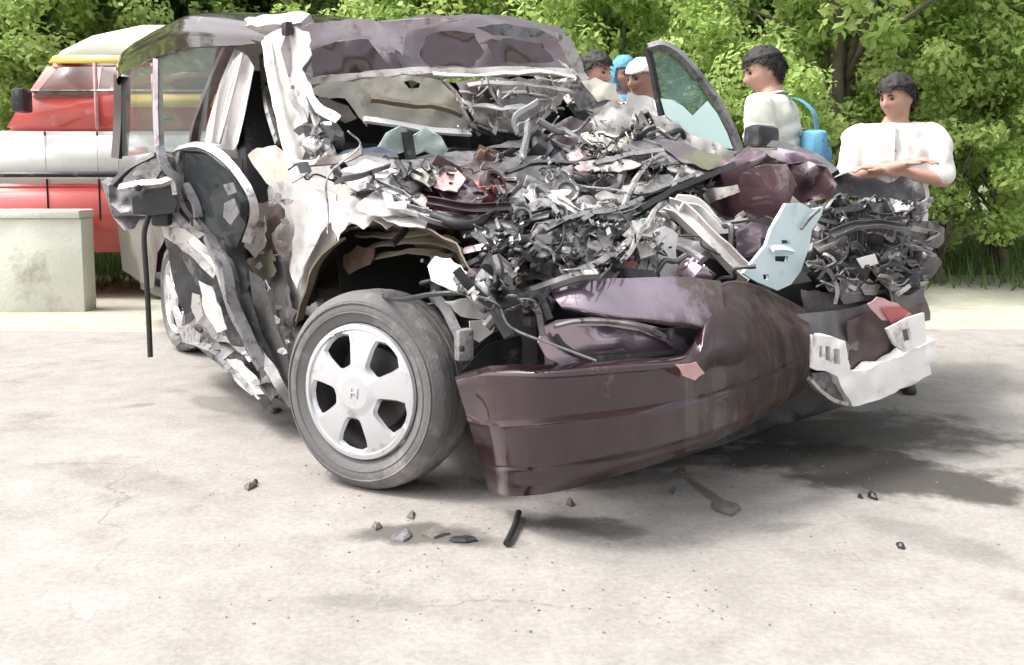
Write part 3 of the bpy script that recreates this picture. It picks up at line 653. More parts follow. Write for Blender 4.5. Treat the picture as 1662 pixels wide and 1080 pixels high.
plate('door_pocket', [(268, 388), (296, 400), (318, 440), (334, 476), (316, 500), (300, 512), (288, 480), (276, 430)], 'black_plastic', door, crum=.03, jag=2, pl=(-.62, -.02, -1.95, -.48))
plate('door_skin', [(262, 364), (300, 372), (336, 404), (356, 440), (346, 452), (318, 424), (288, 398), (266, 384)], 'pale_metal', door, crum=.04, jag=2, pl=(-.62, -.1, -1.95, -.62))
plate('door_skin', [(322, 456), (344, 466), (358, 500), (368, 534), (352, 540), (332, 508)], 'pillar_metal', door, crum=.03, jag=2, pl=(-.62, -.1, -1.95, -.6))
plate('door_skin', [(312, 476), (324, 480), (330, 512), (320, 524), (310, 500)], 'pale_metal', door, crum=.03, pl=(-.62, -.1, -1.95, -.6))
plate('door_skin', [(388, 478), (404, 474), (424, 540), (448, 590), (470, 630), (466, 650), (440, 614), (412, 566), (394, 520)], 'black_plastic', door, crum=.03, pl=(-.62, -.08, -1.95, -.56))
plate('door_skin', [(404, 440), (424, 452), (446, 520), (468, 580), (474, 630), (458, 606), (430, 548), (410, 490)], 'steel_dark', door, crum=.04, pl=(-.6, -.04, -1.95, -.5))
bar('door_edge', [P(340, 380, pl=(-.62, -.12, -1.95, -.6)), P(366, 440, pl=(-.62, -.12, -1.95, -.6)), P(392, 520, pl=(-.62, -.12, -1.95, -.6)), P(430, 596, pl=(-.62, -.12, -1.95, -.6))], channel(.04, .025, .005), 'grey_part', door, crum=.012)
for pts in ([(300, 300), (316, 330), (322, 352)], [(286, 350), (306, 372), (330, 386)]):
    bar('hinge_arm', [P(x, y, pl=(-.62, -.08, -1.95, -.58)) for x, y in pts], rect(.03, .015), 'grey_part', door, crum=.006)
# wing mirror hanging from the door's front corner
MD = 3.72
mir = plate('wing_mirror', [(176, 302), (196, 290), (222, 262), (262, 244), (284, 256), (292, 284), (296, 318), (290, 344), (262, 352), (228, 350), (196, 346), (178, 330)], 'grey_part', car, d=MD, crum=.06, sc=10, res=8, th=.09, angle=40, ctrl=[(236, 304, dict(d=MD - .07)), (262, 290, dict(d=MD - .06))])
plate('mirror_glass', [(214, 322), (240, 312), (276, 306), (288, 330), (282, 346), (244, 350), (216, 348)], 'black_plastic', mir, d=MD - .075, crum=.015, sc=12)
bar('mirror_trim', [P(196, 306, d=MD - .07), P(226, 300, d=MD - .085), P(258, 300, d=MD - .085), P(280, 294, d=MD - .075), P(288, 316, d=MD - .07)], rect(.026, .02), 'bare', mir, crum=.006)
bar('mirror_trim', [P(184, 300, d=MD - .03), P(214, 272, d=MD - .04), P(252, 252, d=MD - .05)], rect(.022, .02), 'black_plastic', mir, crum=.004)
bar('mirror_bracket', [P(258, 240, d=MD - .02), P(268, 268, d=MD - .07), P(290, 300, d=MD - .06), P(302, 330, d=MD - .02), P(318, 352, d=MD)], rect(.035, .02), 'grey_part', mir, crum=.01)
lathe('mirror_pivot', [(.0, 0), (.012, .001), (.014, .012), (.008, .02)], P(224, 305, d=MD - .1), ray(224, 305) * -1, 'black_plastic', mir, 12)
plate('mirror_shell', [(200, 292), (224, 268), (252, 256), (262, 276), (252, 292), (226, 298)], 'bare', mir, d=MD - .055, crum=.04, sc=16, res=7)
box('mirror_motor', P(264, 352, d=MD - .02), (.07, .05, .06), 'black_plastic', mir, None, .3, crum=.01)
tube('hanging_seal', [P(244, 346, d=MD - .03), P(234, 380, d=MD - .03), P(237, 440, d=MD - .03), P(241, 510, d=MD - .02), P(244, 580, d=MD - .02)], .0105, 'rubber_black', car, n=8, sub=5)

# --- sill, rocker and torn lower skin
bar('sill', [C(-.5, .02, .2), C(-1.1, -.02, .2), C(-1.7, .0, .22), C(-2.08, .03, .24)], rect(.12, .1), 'paint_scuffed', car, crum=.02, sc=6)
plate('sill_skin', [(288, 532), (312, 524), (352, 548), (392, 580), (420, 610), (452, 640), (440, 652), (408, 636), (372, 606), (330, 572), (298, 552)], 'grey_part', car, crum=.05, sc=10, jag=3, res=9, b=-.1)
plate('sill_skin', [(360, 580), (392, 586), (416, 612), (428, 640), (408, 642), (380, 616)], 'pillar_metal', car, crum=.04, sc=12, jag=3, res=8, b=-.16)
plate('sill_skin', [(286, 536), (310, 530), (328, 544), (318, 560), (296, 552)], 'bare', car, crum=.04, jag=3, b=-.14)
bar('sill_strip', [P(300, 552, b=-.13), P(344, 566, b=-.15), P(384, 604, b=-.16), P(420, 640, b=-.15), P(436, 660, b=-.12)], rect(.03, .006), 'grey_part', car, crum=.012)
bar('sill_strip', [P(330, 520, b=-.12), P(356, 548, b=-.14), P(372, 578, b=-.15)], rect(.04, .005), 'steel_dark', car, crum=.015)
bar('sill_strip', [P(350, 545, b=-.15), P(388, 560, b=-.15), P(410, 584, b=-.13)], rect(.03, .005), 'bare', car, crum=.015)
bar('sill_strip', [P(396, 520, b=-.12), P(420, 570, b=-.14), P(452, 622, b=-.13), P(474, 656, b=-.1)], rect(.035, .006), 'steel_dark', car, crum=.01)

# --- wheel arch: liner, torn wing above it
sheet('wheel_arch_liner', [[P(500, 498, b=.06), P(508, 440, b=.06), P(540, 386, b=.06), P(600, 360, b=.06), (P(680, 366, b=.06)), P(740, 396, b=.06), P(770, 440, b=.06)],
                           [P(512, 490, b=.3), P(520, 440, b=.3), P(550, 392, b=.3), P(606, 372, b=.3), P(680, 378, b=.3), P(730, 402, b=.3), P(760, 446, b=.3)],
                           [P(540, 520, b=.5), P(560, 450, b=.5), P(590, 420, b=.5), P(630, 410, b=.5), P(690, 412, b=.5), P(730, 430, b=.5), P(760, 470, b=.5)]], 'liner', car, nu=6, nv=6, crum=.03, sc=8, th=.004)
plate('wheel_arch_wall', [(505, 480), (530, 410), (570, 372), (640, 362), (720, 372), (770, 410), (790, 470), (760, 620), (560, 620)], 'liner', car, b=.52, crum=.02)
bar('liner_edge', [P(486, 520, b=.0), P(500, 470, b=.0), P(520, 420, b=.0), P(556, 388, b=.02)], rect(.03, .008), 'liner', car, crum=.006)
for q in ([(560, 420), (620, 396), (700, 392), (752, 410)], [(556, 440), (610, 418), (680, 408), (730, 420)], [(580, 380), (640, 382), (700, 378)]):
    bar('liner_rib', [P(x, y, b=.16) for x, y in q], rect(.022, .008), 'liner', car, crum=.008)
plate('rust_patch', [(548, 420), (580, 398), (608, 404), (600, 430), (566, 446)], 'rust', car, b=.14, crum=.03, jag=3)
plate('torn_wing', [(540, 330), (580, 312), (622, 300), (660, 318), (676, 336), (690, 352), (672, 366), (650, 352), (628, 372), (606, 356), (590, 372), (566, 360), (548, 392), (538, 360)], 'pillar_metal', car, crum=.06, sc=10, jag=3, res=8, s=.02)
plate('torn_wing', [(556, 284), (600, 268), (640, 272), (672, 290), (664, 312), (632, 300), (600, 310), (566, 312)], 'beige_trim', car, crum=.06, sc=10, jag=3, res=8, s=.03)
plate('torn_wing', [(560, 262), (596, 252), (640, 258), (650, 272), (610, 276), (572, 280)], 'bare', car, crum=.04, sc=10, jag=2, res=8, s=.05)
plate('torn_wing', [(620, 352), (668, 342), (694, 356), (690, 370), (650, 366)], 'white_plastic', car, crum=.03, jag=2, s=.05)
# white torn pieces over the tyre
plate('lamp_bracket', [(694, 432), (706, 416), (730, 420), (752, 440), (790, 458), (800, 468), (770, 476), (730, 470), (700, 456)], 'white_plastic', car, b=.02, crum=.03, sc=12, jag=2, res=7)
plate('lamp_bracket', [(722, 490), (760, 484), (792, 486), (800, 506), (784, 520), (748, 514)], 'white_plastic', car, a=.3, crum=.02, jag=2, res=7)
plate('lamp_bracket', [(762, 522), (806, 520), (800, 540), (778, 556), (764, 548)], 'white_plastic', car, a=.33, crum=.015, res=7)
bar('washer_hose', [P(616, 480, b=-.02), P(650, 486, b=-.05), P(700, 478, b=-.05), P(760, 474, b=0), P(790, 466, b=.08), P(820, 446, b=.18)], circ(.007, 7), 'black_plastic', car, sub=6)
bar('support_strut', [P(700, 478, b=.03), P(726, 504, b=.06), P(742, 540, b=.06), P(748, 570, b=.04)], rect(.026, .012), 'grey_part', car, crum=.006)
box('strut_foot', P(752, 560, b=.03), (.035, .05, .09), 'cast', car, CARROT, .3, crum=.006)
lathe('bolt', [(.0, 0), (.008, 0), (.008, .01), (0, .012)], P(752, 566, b=-.01), -LFT, 'black_plastic', car, 8)
plate('inner_wing_patch', [(800, 470), (840, 462), (884, 468), (906, 490), (900, 512), (870, 520), (836, 512), (806, 500)], 'lilac_highlight', car, a=.35, crum=.03, sc=14, jag=3, res=8)
plate('inner_wing_patch', [(852, 474), (884, 470), (902, 488), (896, 506), (868, 510)], 'lilac_highlight', car, a=.40, crum=.02, res=8)
box('lamp_socket', P(868, 520, a=.36), (.05, .06, .035), 'paint_scuffed', car, CARROT, .3, crum=.008)
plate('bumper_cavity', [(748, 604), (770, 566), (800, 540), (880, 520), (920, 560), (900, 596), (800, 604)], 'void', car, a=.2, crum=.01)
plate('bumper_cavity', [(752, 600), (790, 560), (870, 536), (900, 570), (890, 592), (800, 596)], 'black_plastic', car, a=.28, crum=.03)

# --- front bumper
bx = [738, 764, 792, 830, 880, 950, 1030, 1100, 1118, 1132, 1148, 1180, 1216, 1264, 1314]
ba = [.36, .43, .50, .57, .645, .70, .735, .745, .742, .738, .735, .725, .715, .69, .655]
lip = [612, 602, 595, 592, 592, 588, 583, 578, 566, 532, 478, 458, 460, 480, 507]
crs = [684, 689, 692, 692, 689, 681, 672, 661, 658, 655, 651, 642, 630, 608, 584]
rdg = [750, 756, 759, 759, 757, 747, 733, 716, 711, 707, 702, 690, 674, 646, 612]
bot = [794, 799, 803, 806, 803, 788, 764, 740, 734, 729, 722, 708, 690, 660, 628]
led = [.8, 1, 1, 1, 1, .9, .6, .25, .2, .1, .1, 0, 0, 0, 0]       # how far the moulded ledge stands out
m1 = [l + (c - l) * .4 for l, c in zip(lip, crs)]
sx = lambda y, x, i: x + (max(0, (y - 612)) * .30 if i == 0 else max(0, (y - 604)) * .20 if i == 1 else max(0, (y - 600)) * .10 if i == 2 else 0)
def brow(ys, da, k=0.0): return [P(sx(y, x, i), y, a=q + da + k * led[i]) for i, (x, y, q) in enumerate(zip(bx, ys, ba))]
hum = [0, 0, 0, 0, 0, 0, 0, 0, .15, .5, .9, 1, 1, 1, .8]
lipin = [P(x, y - 1, a=q - .06 - .10 * t) for x, y, q, t in zip(bx, lip, ba, hum)]
bump = sheet('front_bumper', [lipin, [P(x, y, a=q - .03 - .10 * t) for x, y, q, t in zip(bx, lip, ba, hum)], [P(sx(y + 7, x, i), y + 7, a=q - .004 - .115 * hum[i]) for i, (x, y, q) in enumerate(zip(bx, lip, ba))], [P(sx(y + 15, x, i), y + 15, a=q + .01 - .115 * hum[i]) for i, (x, y, q) in enumerate(zip(bx, lip, ba))], [P(sx(y, x, i), y, a=q + .012 - .03 * hum[i]) for i, (x, y, q) in enumerate(zip(bx, m1, ba))], brow([y - 14 for y in crs], .012), brow([y - 9 for y in crs], .014, .004),
              brow(crs, .018, .030), brow([y + 7 for y in crs], .016, .030), brow([y - 5 for y in rdg], .006, .016), brow(rdg, .004, .014), brow([y + 6 for y in rdg], -.004), brow([(r * .4 + b_ * .6) for r, b_ in zip(rdg, bot)], -.01), brow(bot, -.03)],
              'paint_ground_off', car, nu=6, nv=3, crum=.003, sc=5, th=.004, angle=60, flip=True)
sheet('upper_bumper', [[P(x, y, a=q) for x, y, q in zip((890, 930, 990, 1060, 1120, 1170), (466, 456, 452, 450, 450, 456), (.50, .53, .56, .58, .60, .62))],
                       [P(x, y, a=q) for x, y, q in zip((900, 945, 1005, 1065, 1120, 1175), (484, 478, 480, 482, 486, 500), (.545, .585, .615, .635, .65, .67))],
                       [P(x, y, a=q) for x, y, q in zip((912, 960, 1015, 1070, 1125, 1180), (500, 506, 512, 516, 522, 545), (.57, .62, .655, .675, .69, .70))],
                       [P(x, y, a=q) for x, y, q in zip((914, 962, 1017, 1072, 1126, 1180), (506, 514, 521, 526, 534, 552), (.54, .60, .64, .66, .67, .69))]], 'highlight_ground_off', car, nu=6, nv=5, crum=.006, sc=6, th=.004, flip=True, angle=60)
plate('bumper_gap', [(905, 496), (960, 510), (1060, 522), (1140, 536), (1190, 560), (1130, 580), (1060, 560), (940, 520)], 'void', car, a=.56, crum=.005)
# lamp pocket below it: bezel, lens
plate('fog_lamp_bezel', [(882, 530), (905, 520), (960, 515), (1020, 520), (1080, 534), (1110, 550), (1122, 572), (1100, 584), (1000, 590), (910, 592), (886, 580), (874, 556)], 'lilac_highlight', car, crum=.006, res=8, th=.005,
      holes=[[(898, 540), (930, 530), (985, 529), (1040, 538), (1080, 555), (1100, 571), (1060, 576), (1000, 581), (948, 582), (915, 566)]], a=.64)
fl = plate('fog_lamp', [(893, 538), (930, 526), (985, 525), (1042, 534), (1086, 553), (1106, 573), (1060, 580), (1000, 586), (944, 586), (910, 568)], 'lilac_highlight', car, a=.615, crum=0, res=8, ctrl=[(990, 556, dict(a=.645))], th=.004)
bar('lamp_seal', [P(x, y, a=.655) for x, y in ((902, 545), (918, 564), (950, 580), (1000, 580), (1060, 575), (1100, 570))], rect(.012, .01), 'black_plastic', fl, sub=6)
bar('lamp_trim', [P(x, y, a=.66) for x, y in ((900, 530), (940, 522), (1000, 524), (1050, 534), (1088, 550))], rect(.008, .01), 'bare', fl, sub=6)
box('lamp_screw', P(1086, 542, a=.66), (.025, .025, .03), 'black_plastic', fl, CARROT, .3)
plate('bumper_tear', [(1096, 592), (1130, 588), (1144, 606), (1128, 618), (1108, 610)], 'pink_cloth', car, a=.79, crum=.01, jag=2, th=.002)
# far end of the bumper: white foam absorber with slotted end
plate('bumper_far_end', [(1376, 520), (1420, 505), (1462, 500), (1500, 492), (1490, 540), (1474, 585), (1400, 612), (1380, 602)], 'paint_scuffed', car, a=.6, crum=.03, sc=8, jag=2)
slots = [[(1330, 562), (1335, 562), (1335, 580), (1330, 580)], [(1340, 562), (1348, 563), (1348, 586), (1340, 585)], [(1353, 566), (1363, 567), (1364, 592), (1354, 591)]]
ab = plate('foam_absorber', [(1318, 543), (1345, 546), (1372, 554), (1376, 576), (1380, 604), (1420, 594), (1474, 572), (1516, 552), (1524, 576), (1508, 590), (1512, 608), (1474, 628), (1430, 648), (1384, 660), (1372, 640), (1360, 612), (1340, 602), (1314, 596)], 'white_plastic', car, crum=.03, sc=12, res=7, jag=3, holes=slots, a=.66, th=.05)
plate('absorber_back', [(1322, 556), (1368, 560), (1370, 594), (1324, 588)], 'black_plastic', ab, a=.63, crum=0)
plate('absorber_tab', [(1440, 534), (1474, 516), (1500, 508), (1504, 556), (1470, 572), (1452, 560)], 'white_plastic', ab, a=.67, crum=.01, holes=[[(1464, 536), (1476, 532), (1480, 552), (1468, 556)]], th=.01)
plate('far_lamp_housing', [(1318, 606), (1340, 604), (1362, 616), (1376, 640), (1384, 658), (1362, 652), (1336, 638), (1320, 624)], 'grey_part', car, a=.63, crum=.02, th=.05)
bar('far_lamp_trim', [P(1312, 614, a=.68), P(1330, 634, a=.68), P(1352, 650, a=.68), P(1374, 656, a=.67)], rect(.012, .012), 'bare', car)
plate('undertray', [(1000, 720), (1180, 640), (1320, 600), (1440, 610), (1450, 636), (1400, 650), (1180, 720), (1010, 770)], 'black_plastic', car, a=.45, crum=.03)
plate('bumper_torn_side', [(1270, 500), (1320, 520), (1322, 600), (1290, 630), (1260, 560)], 'black_plastic', car, a=.58, crum=.04, jag=3)  # torn, scuffed dark far part of the bumper
plate('radiator_support', [(1300, 470), (1400, 480), (1500, 470), (1510, 520), (1400, 540), (1310, 545)], 'steel_dark', car, a=.52, crum=.04, jag=3)

# --- bonnet folded over the far wing
plate('bonnet', [(1132, 304), (1160, 286), (1198, 268), (1216, 262), (1222, 300), (1206, 356), (1180, 352), (1150, 336)], 'paint_rough', car, b=1.35, crum=.02, sc=7)
plate('bonnet', [(1200, 284), (1220, 272), (1276, 266), (1292, 300), (1282, 328), (1240, 352), (1212, 364), (1200, 330)], 'paint_rough', car, b=1.3, crum=.03, sc=5)
plate('bonnet', [(1270, 268), (1312, 262), (1342, 272), (1358, 300), (1348, 322), (1300, 330), (1284, 316)], 'paint_rough', car, b=1.42, crum=.05, sc=9, res=8)
plate('bonnet_lip', [(1180, 262), (1216, 240), (1262, 240), (1312, 250), (1336, 266), (1300, 268), (1240, 266), (1204, 278), (1160, 288)], 'lilac_highlight', car, b=1.5, crum=.02, sc=8, ctrl=[(1250, 262, dict(b=1.36))])
plate('bonnet_flap', [(1118, 330), (1150, 306), (1196, 300), (1200, 312), (1160, 326), (1136, 342)], 'pale_metal', car, b=1.25, crum=.03, jag=2)
bar('bonnet_seal', [P(1036, 344, s=.1), P(1066, 326, s=.12), P(1096, 310, s=.14), P(1140, 292, s=.14), P(1186, 272, b=1.5)], rect(.05, .02), 'rubber_black', car, crum=.01)
bar('bonnet_seal', [P(1250, 236, b=1.62), P(1290, 244, b=1.62), P(1330, 262, b=1.62), P(1356, 282, b=1.6)], rect(.035, .02), 'black_plastic', car, crum=.006)
plate('cowl_grille', [(1350, 290), (1372, 282), (1396, 290), (1420, 288), (1440, 298), (1462, 286), (1494, 296), (1500, 322), (1460, 326), (1400, 320), (1356, 316)], 'black_plastic', car, b=1.62, crum=.03, sc=14, jag=3, th=.012)
# far wing, crushed down beside its wheel
cp('far_wing', [[(-.55, 1.70, .95), (-.2, 1.74, .86), (.15, 1.70, .80), (.42, 1.60, .70), (.56, 1.5, .62)], [(-.55, 1.73, .75), (-.2, 1.78, .74), (.15, 1.74, .70), (.45, 1.66, .6), (.6, 1.54, .52)],
                [(-.55, 1.71, .62), (-.2, 1.75, .64), (.12, 1.73, .62), (.44, 1.67, .46), (.62, 1.54, .40)], [(-.5, 1.68, .60), (-.2, 1.7, .62), (.2, 1.69, .5), (.42, 1.66, .3), (.6, 1.53, .27)]], 'paint_scuffed', crum=.06, sc=6, nu=6, nv=6, th=.004)
cp('far_wing_inner', [[(-.5, 1.5, .9), (0, 1.52, .8), (.5, 1.45, .66)], [(-.5, 1.5, .5), (0, 1.5, .5), (.52, 1.45, .35)]], 'steel_dark', crum=.05, sc=7, th=.01)
cp('front_crossmember', [[(.5, .2, .5), (.54, .8, .5), (.54, 1.3, .5), (.5, 1.55, .5)], [(.52, .2, .34), (.56, .8, .34), (.56, 1.3, .34), (.52, 1.55, .36)]], 'steel_dark', crum=.03, sc=7, th=.04)
# left wing mirror and the far door's glass standing up behind the bay
V, Fs = box_data(P(1236, 224, b=1.78), .09, .15, .1, CARROT, .35); lm = mk('wing_mirror', [v + noise.noise_vector(v * 16) * .012 for v in V], Fs, 'black_plastic', car)
bar('mirror_bracket', [P(1228, 238, b=1.74), P(1212, 250, b=1.7), P(1196, 258, b=1.66)], rect(.04, .025), 'black_plastic', lm)
glass('glass_door', (0.10, 0.19, 0.17), 0.55, 0.05)
glass('glass_reflection', (0.62, 0.80, 0.77), 0.72, 0.35)
fd = plate('far_door_glass', [(1052, 84), (1072, 76), (1100, 90), (1128, 122), (1160, 168), (1182, 206), (1196, 246), (1160, 240), (1110, 216), (1080, 190), (1068, 150), (1058, 110)], 'glass_door', car, d=4.52, crum=.004, res=10, th=.004, ctrl=[(1120, 160, dict(d=4.50))])
plate('pale_reflection', [(1072, 160), (1088, 162), (1108, 172), (1124, 188), (1136, 176), (1148, 164), (1164, 184), (1180, 216), (1190, 242), (1160, 238), (1110, 214), (1080, 188)], 'glass_reflection', fd, d=4.485, crum=.002, res=10, th=.002)  # pale reflection on the lower glass, put in as a mint sheet
bar('glass_frame', [P(1050, 80, d=4.5), P(1058, 108, d=4.5), P(1066, 150, d=4.5), P(1074, 188, d=4.5)], rect(.028, .02), 'black_plastic', fd)
bar('glass_frame', [P(1052, 78, d=4.5), P(1076, 74, d=4.5), P(1104, 90, d=4.5), P(1134, 124, d=4.5), P(1164, 166, d=4.5), P(1188, 212, d=4.5), P(1204, 256, d=4.5)], rect(.032, .03), 'grey_part', fd, sub=6)
plate('far_door_panel', [(1040, 180), (1080, 190), (1120, 218), (1196, 246), (1204, 262), (1180, 280), (1120, 262), (1060, 240), (1030, 210)], 'pale_metal', car, d=4.42, crum=.06, sc=9, jag=3)
plate('far_door_panel', [(1020, 150), (1060, 160), (1074, 196), (1060, 214), (1030, 210), (1006, 190)], 'airbag', car, d=4.5, crum=.06, sc=9, jag=3)

# --- windscreen opening: torn inner roof skin, crazed laminate, airbags, dash
plate('roof_inner_skin', [(500, 150), (520, 136), (600, 128), (660, 122), (712, 130), (736, 150), (752, 180), (768, 214), (700, 212), (620, 200), (590, 192), (596, 206), (582, 190), (560, 160), (520, 158)], 'beige_trim', car, a=-1.02, crum=.04, sc=8, jag=2, res=9,
      holes=[[(655, 133), (668, 130), (682, 136), (680, 143), (664, 144)]])
bar('roof_inner_rib', [P(600, 160, a=-.98), P(650, 168, a=-.97), P(700, 172, a=-.97), P(750, 186, a=-.98)], rect(.02, .02), 'liner', car, crum=.008)
bar('roof_inner_edge', [P(590, 194, a=-.97), P(640, 202, a=-.96), P(700, 212, a=-.96), P(764, 217, a=-.96)], rect(.03, .012), 'white_plastic', car, crum=.005)
plate('roof_inner_skin', [(740, 134), (800, 126), (880, 130), (926, 134), (910, 170), (880, 196), (850, 216), (800, 212), (770, 196), (752, 160)], 'pale_metal', car, a=-1.0, crum=.07, sc=8, jag=3, res=9)
plate('roof_inner_skin', [(760, 142), (800, 140), (812, 164), (790, 172), (768, 166)], 'paint_scuffed', car, a=-.97, crum=.02, jag=2)
plate('roof_inner_skin', [(822, 150), (866, 148), (880, 160), (850, 172), (826, 168)], 'grey_part', car, a=-.97, crum=.02, jag=2)
rs = random.Random(4)
web = [[(724, 132), (744, 160), (762, 196), (780, 220)], [(744, 160), (770, 172), (812, 176), (850, 170)], [(810, 132), (812, 160), (806, 190), (800, 215)],
       [(926, 124), (912, 150), (890, 180), (860, 212), (838, 222)], [(760, 138), (820, 134), (880, 142), (930, 150)], [(838, 220), (834, 196), (842, 178), (876, 166)],
       [(700, 118), (780, 122), (860, 118), (934, 126)], [(760, 200), (800, 206), (838, 220)], [(930, 128), (900, 134), (870, 128)], [(744, 150), (790, 152), (836, 148), (900, 160)],
       [(862, 212), (900, 206), (930, 190)], [(790, 124), (800, 150), (822, 180)], [(884, 140), (900, 160), (896, 182)]]
for q in web:
    bar('windscreen_shred', [P(x + rs.uniform(-3, 3), y + rs.uniform(-3, 3), a=-.96 + rs.uniform(-.03, .03)) for x, y in q], rect(rs.uniform(.012, .028), .006), rs.choice(['pale_metal', 'white_plastic', 'bare']), car, crum=.012)
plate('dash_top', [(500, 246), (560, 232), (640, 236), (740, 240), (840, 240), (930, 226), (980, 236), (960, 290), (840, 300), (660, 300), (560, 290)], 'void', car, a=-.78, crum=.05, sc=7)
plate('cabin_dark_sheet', [(760, 196), (850, 200), (900, 180), (950, 160), (985, 190), (970, 250), (880, 262), (770, 256)], 'black_plastic', car, a=-1.25, crum=.04, jag=3)  # dark sheet added to close the gap, standing in for cabin shade
plate('dash_side', [(505, 170), (545, 188), (560, 232), (520, 252), (500, 230)], 'steel_dark', car, a=-.85, crum=.04, jag=3)
plate('dash_side', [(500, 160), (530, 158), (565, 172), (580, 192), (560, 200), (530, 184)], 'paint_scuffed', car, a=-.9, crum=.03, jag=2)
plate('airbag', [(612, 240), (626, 216), (650, 204), (662, 214), (664, 244), (640, 252)], 'airbag_green', car, a=-.74, crum=.05, sc=12, res=7)
plate('airbag', [(668, 222), (690, 206), (716, 222), (728, 244), (712, 258), (690, 246), (674, 252)], 'airbag_green', car, a=-.72, crum=.05, sc=12, res=7)
bar('steering_column', [P(660, 214, a=-.72), P(664, 240, a=-.72), P(668, 268, a=-.7)], rect(.03, .03), 'black_plastic', car)
plate('dash_strip', [(536, 254), (570, 242), (616, 238), (640, 246), (600, 258), (560, 268)], 'blue_part', car, a=-.72, crum=.03, jag=2)
bar('dash_strip', [P(560, 262, a=-.7), P(600, 256, a=-.7), P(644, 258, a=-.69)], rect(.03, .02), 'steel_dark', car, crum=.008)
box('dash_switch', P(548, 236, a=-.76), (.05, .04, .04), 'black_plastic', car, CARROT, .3, crum=.01)

# --- crushed engine bay: a dark bed with the recognisable lumps first
def bed(name, outline, m, s, seed=0): return plate(name, outline, m, car, s=s, crum=.06, sc=7, res=14, jag=3, seed=seed, th=.02)
bed('engine_block', [(740, 330), (900, 310), (1040, 320), (1100, 380), (1100, 452), (900, 462), (820, 458), (760, 420)], 'steel_dark', -.10)
bed('gearbox', [(560, 320), (680, 300), (840, 280), (1000, 270), (1080, 300), (1060, 360), (840, 380), (700, 372)], 'liner', -.08)
bed('scuttle', [(640, 262), (800, 236), (960, 200), (1040, 196), (1120, 240), (1190, 262), (1130, 310), (900, 310), (680, 300)], 'grey_part', -.04)
bed('far_bay_floor', [(1110, 330), (1210, 350), (1340, 330), (1440, 318), (1496, 330), (1516, 400), (1500, 480), (1400, 490), (1280, 480), (1180, 460), (1090, 450)], 'steel_dark', -.10)
V, Fs = box_data(C(.05, .75, .5), .62, .95, .42, CARROT, .12); mk('dark_engine_core', [v + noise.noise_vector(v * 6) * .03 for v in V], Fs, 'void', car)  # near-black filler boxes, added so gaps between the parts read dark
V, Fs = box_data(C(.2, 1.35, .45), .5, .45, .3, CARROT, .12); mk('dark_bay_filler', [v + noise.noise_vector(v * 6) * .03 for v in V], Fs, 'void', car)

def lump(name, x, y, s, sz, m, seed=0, asp=(1, 1, 1), **kw):
    """cast part: bevelled body with ribs, bosses and a bored flange"""
    r = random.Random(seed * 7 + int(x) + int(y)); c = P(x, y, s=s)
    rot = Matrix.Rotation(r.uniform(0, 6.28), 3, 'Z') @ Matrix.Rotation(r.uniform(-.7, .7), 3, 'X') @ Matrix.Rotation(r.uniform(-.7, .7), 3, 'Y')
    ps = [box_data(c, sz * asp[0], sz * .8 * asp[1], sz * .7 * asp[2], rot, .25)]
    for k in range(r.randint(2, 4)):
        ax = rot @ Vector((r.uniform(-1, 1), r.uniform(-1, 1), r.uniform(-.2, 1))).normalized()
        if ax.dot(CAM - c) < 0: ax = -ax
        rad = sz * r.uniform(.14, .3); o = c + ax * sz * .3
        ps.append(lathe_data([(rad * .4, sz * .02), (rad * .45, sz * .16), (rad * .8, sz * .17), (rad, sz * .13), (rad, -sz * .1)], o, ax, 14))
    for k in range(r.randint(2, 4)):
        d = rot @ Vector((r.uniform(-.5, .5), r.uniform(-.4, .4), 0)) * sz
        ps.append(box_data(c + d + rot @ Vector((0, 0, sz * .3)), sz * .7, sz * .06, sz * .3, rot @ Matrix.Rotation(r.choice((0, 1.57)), 3, 'Z'), .2))
    V, Fs = merge(ps); V = [v + noise.noise_vector(v * 14) * sz * .05 for v in V]
    return mk(name, V, Fs, m, car)
def pulley(name, x, y, s, rad, m, tilt=0.4, seed=0):
    r = random.Random(seed + int(x * 3 + y)); ax = (FWD * 1.0 + LFT * r.uniform(-tilt - .4, tilt) + Vector((0, 0, r.uniform(0, .6)))).normalized()
    return lathe(name, [(rad * .15, .02), (rad * .3, .02), (rad * .34, .006), (rad * .7, .002), (rad * .78, .014), (rad, .016), (rad, .006), (rad * .88, 0), (rad, -.006), (rad, -.018), (rad * .3, -.02)], P(x, y, s=s), ax, m, car, 28)
lump('alternator', 862, 334, .03, .15, 'cast', 1); pulley('pulley', 874, 322, .09, .035, 'bare'); pulley('pulley', 846, 344, .08, .03, 'cast')
lump('throttle_body', 905, 300, .05, .12, 'cast', 2); lump('engine_mount', 930, 420, .03, .13, 'cast', 3)
lump('compressor', 945, 350, .02, .13, 'grey_part', 4); lump('starter_motor', 790, 372, .0, .13, 'grey_part', 5)
lump('intake_manifold', 985, 300, .04, .14, 'cast', 6); lump('air_filter_box', 880, 255, .03, .15, 'black_plastic', 7)
lump('fuse_box', 1060, 370, .05, .1, 'pale_metal', 8); lump('pump_body', 1000, 420, .02, .11, 'cast', 9)
lump('relay_box', 830, 420, .02, .1, 'black_plastic', 10); lump('coil_pack', 760, 330, .04, .1, 'paint_scuffed', 11)
lump('wiper_motor', 735, 300, .06, .13, 'paint_scuffed', 12); lump('heater_box', 700, 316, .02, .14, 'paint_rough', 13)
lump('brake_servo', 790, 318, .05, .12, 'red_part', 14)
pulley('servo_cap', 800, 300, .1, .045, 'paint_scuffed'); pulley('cap', 1046, 290, .06, .03, 'bare'); pulley('pulley', 960, 400, .05, .04, 'steel_dark')
pulley('pulley', 1070, 262, .05, .05, 'steel_dark')
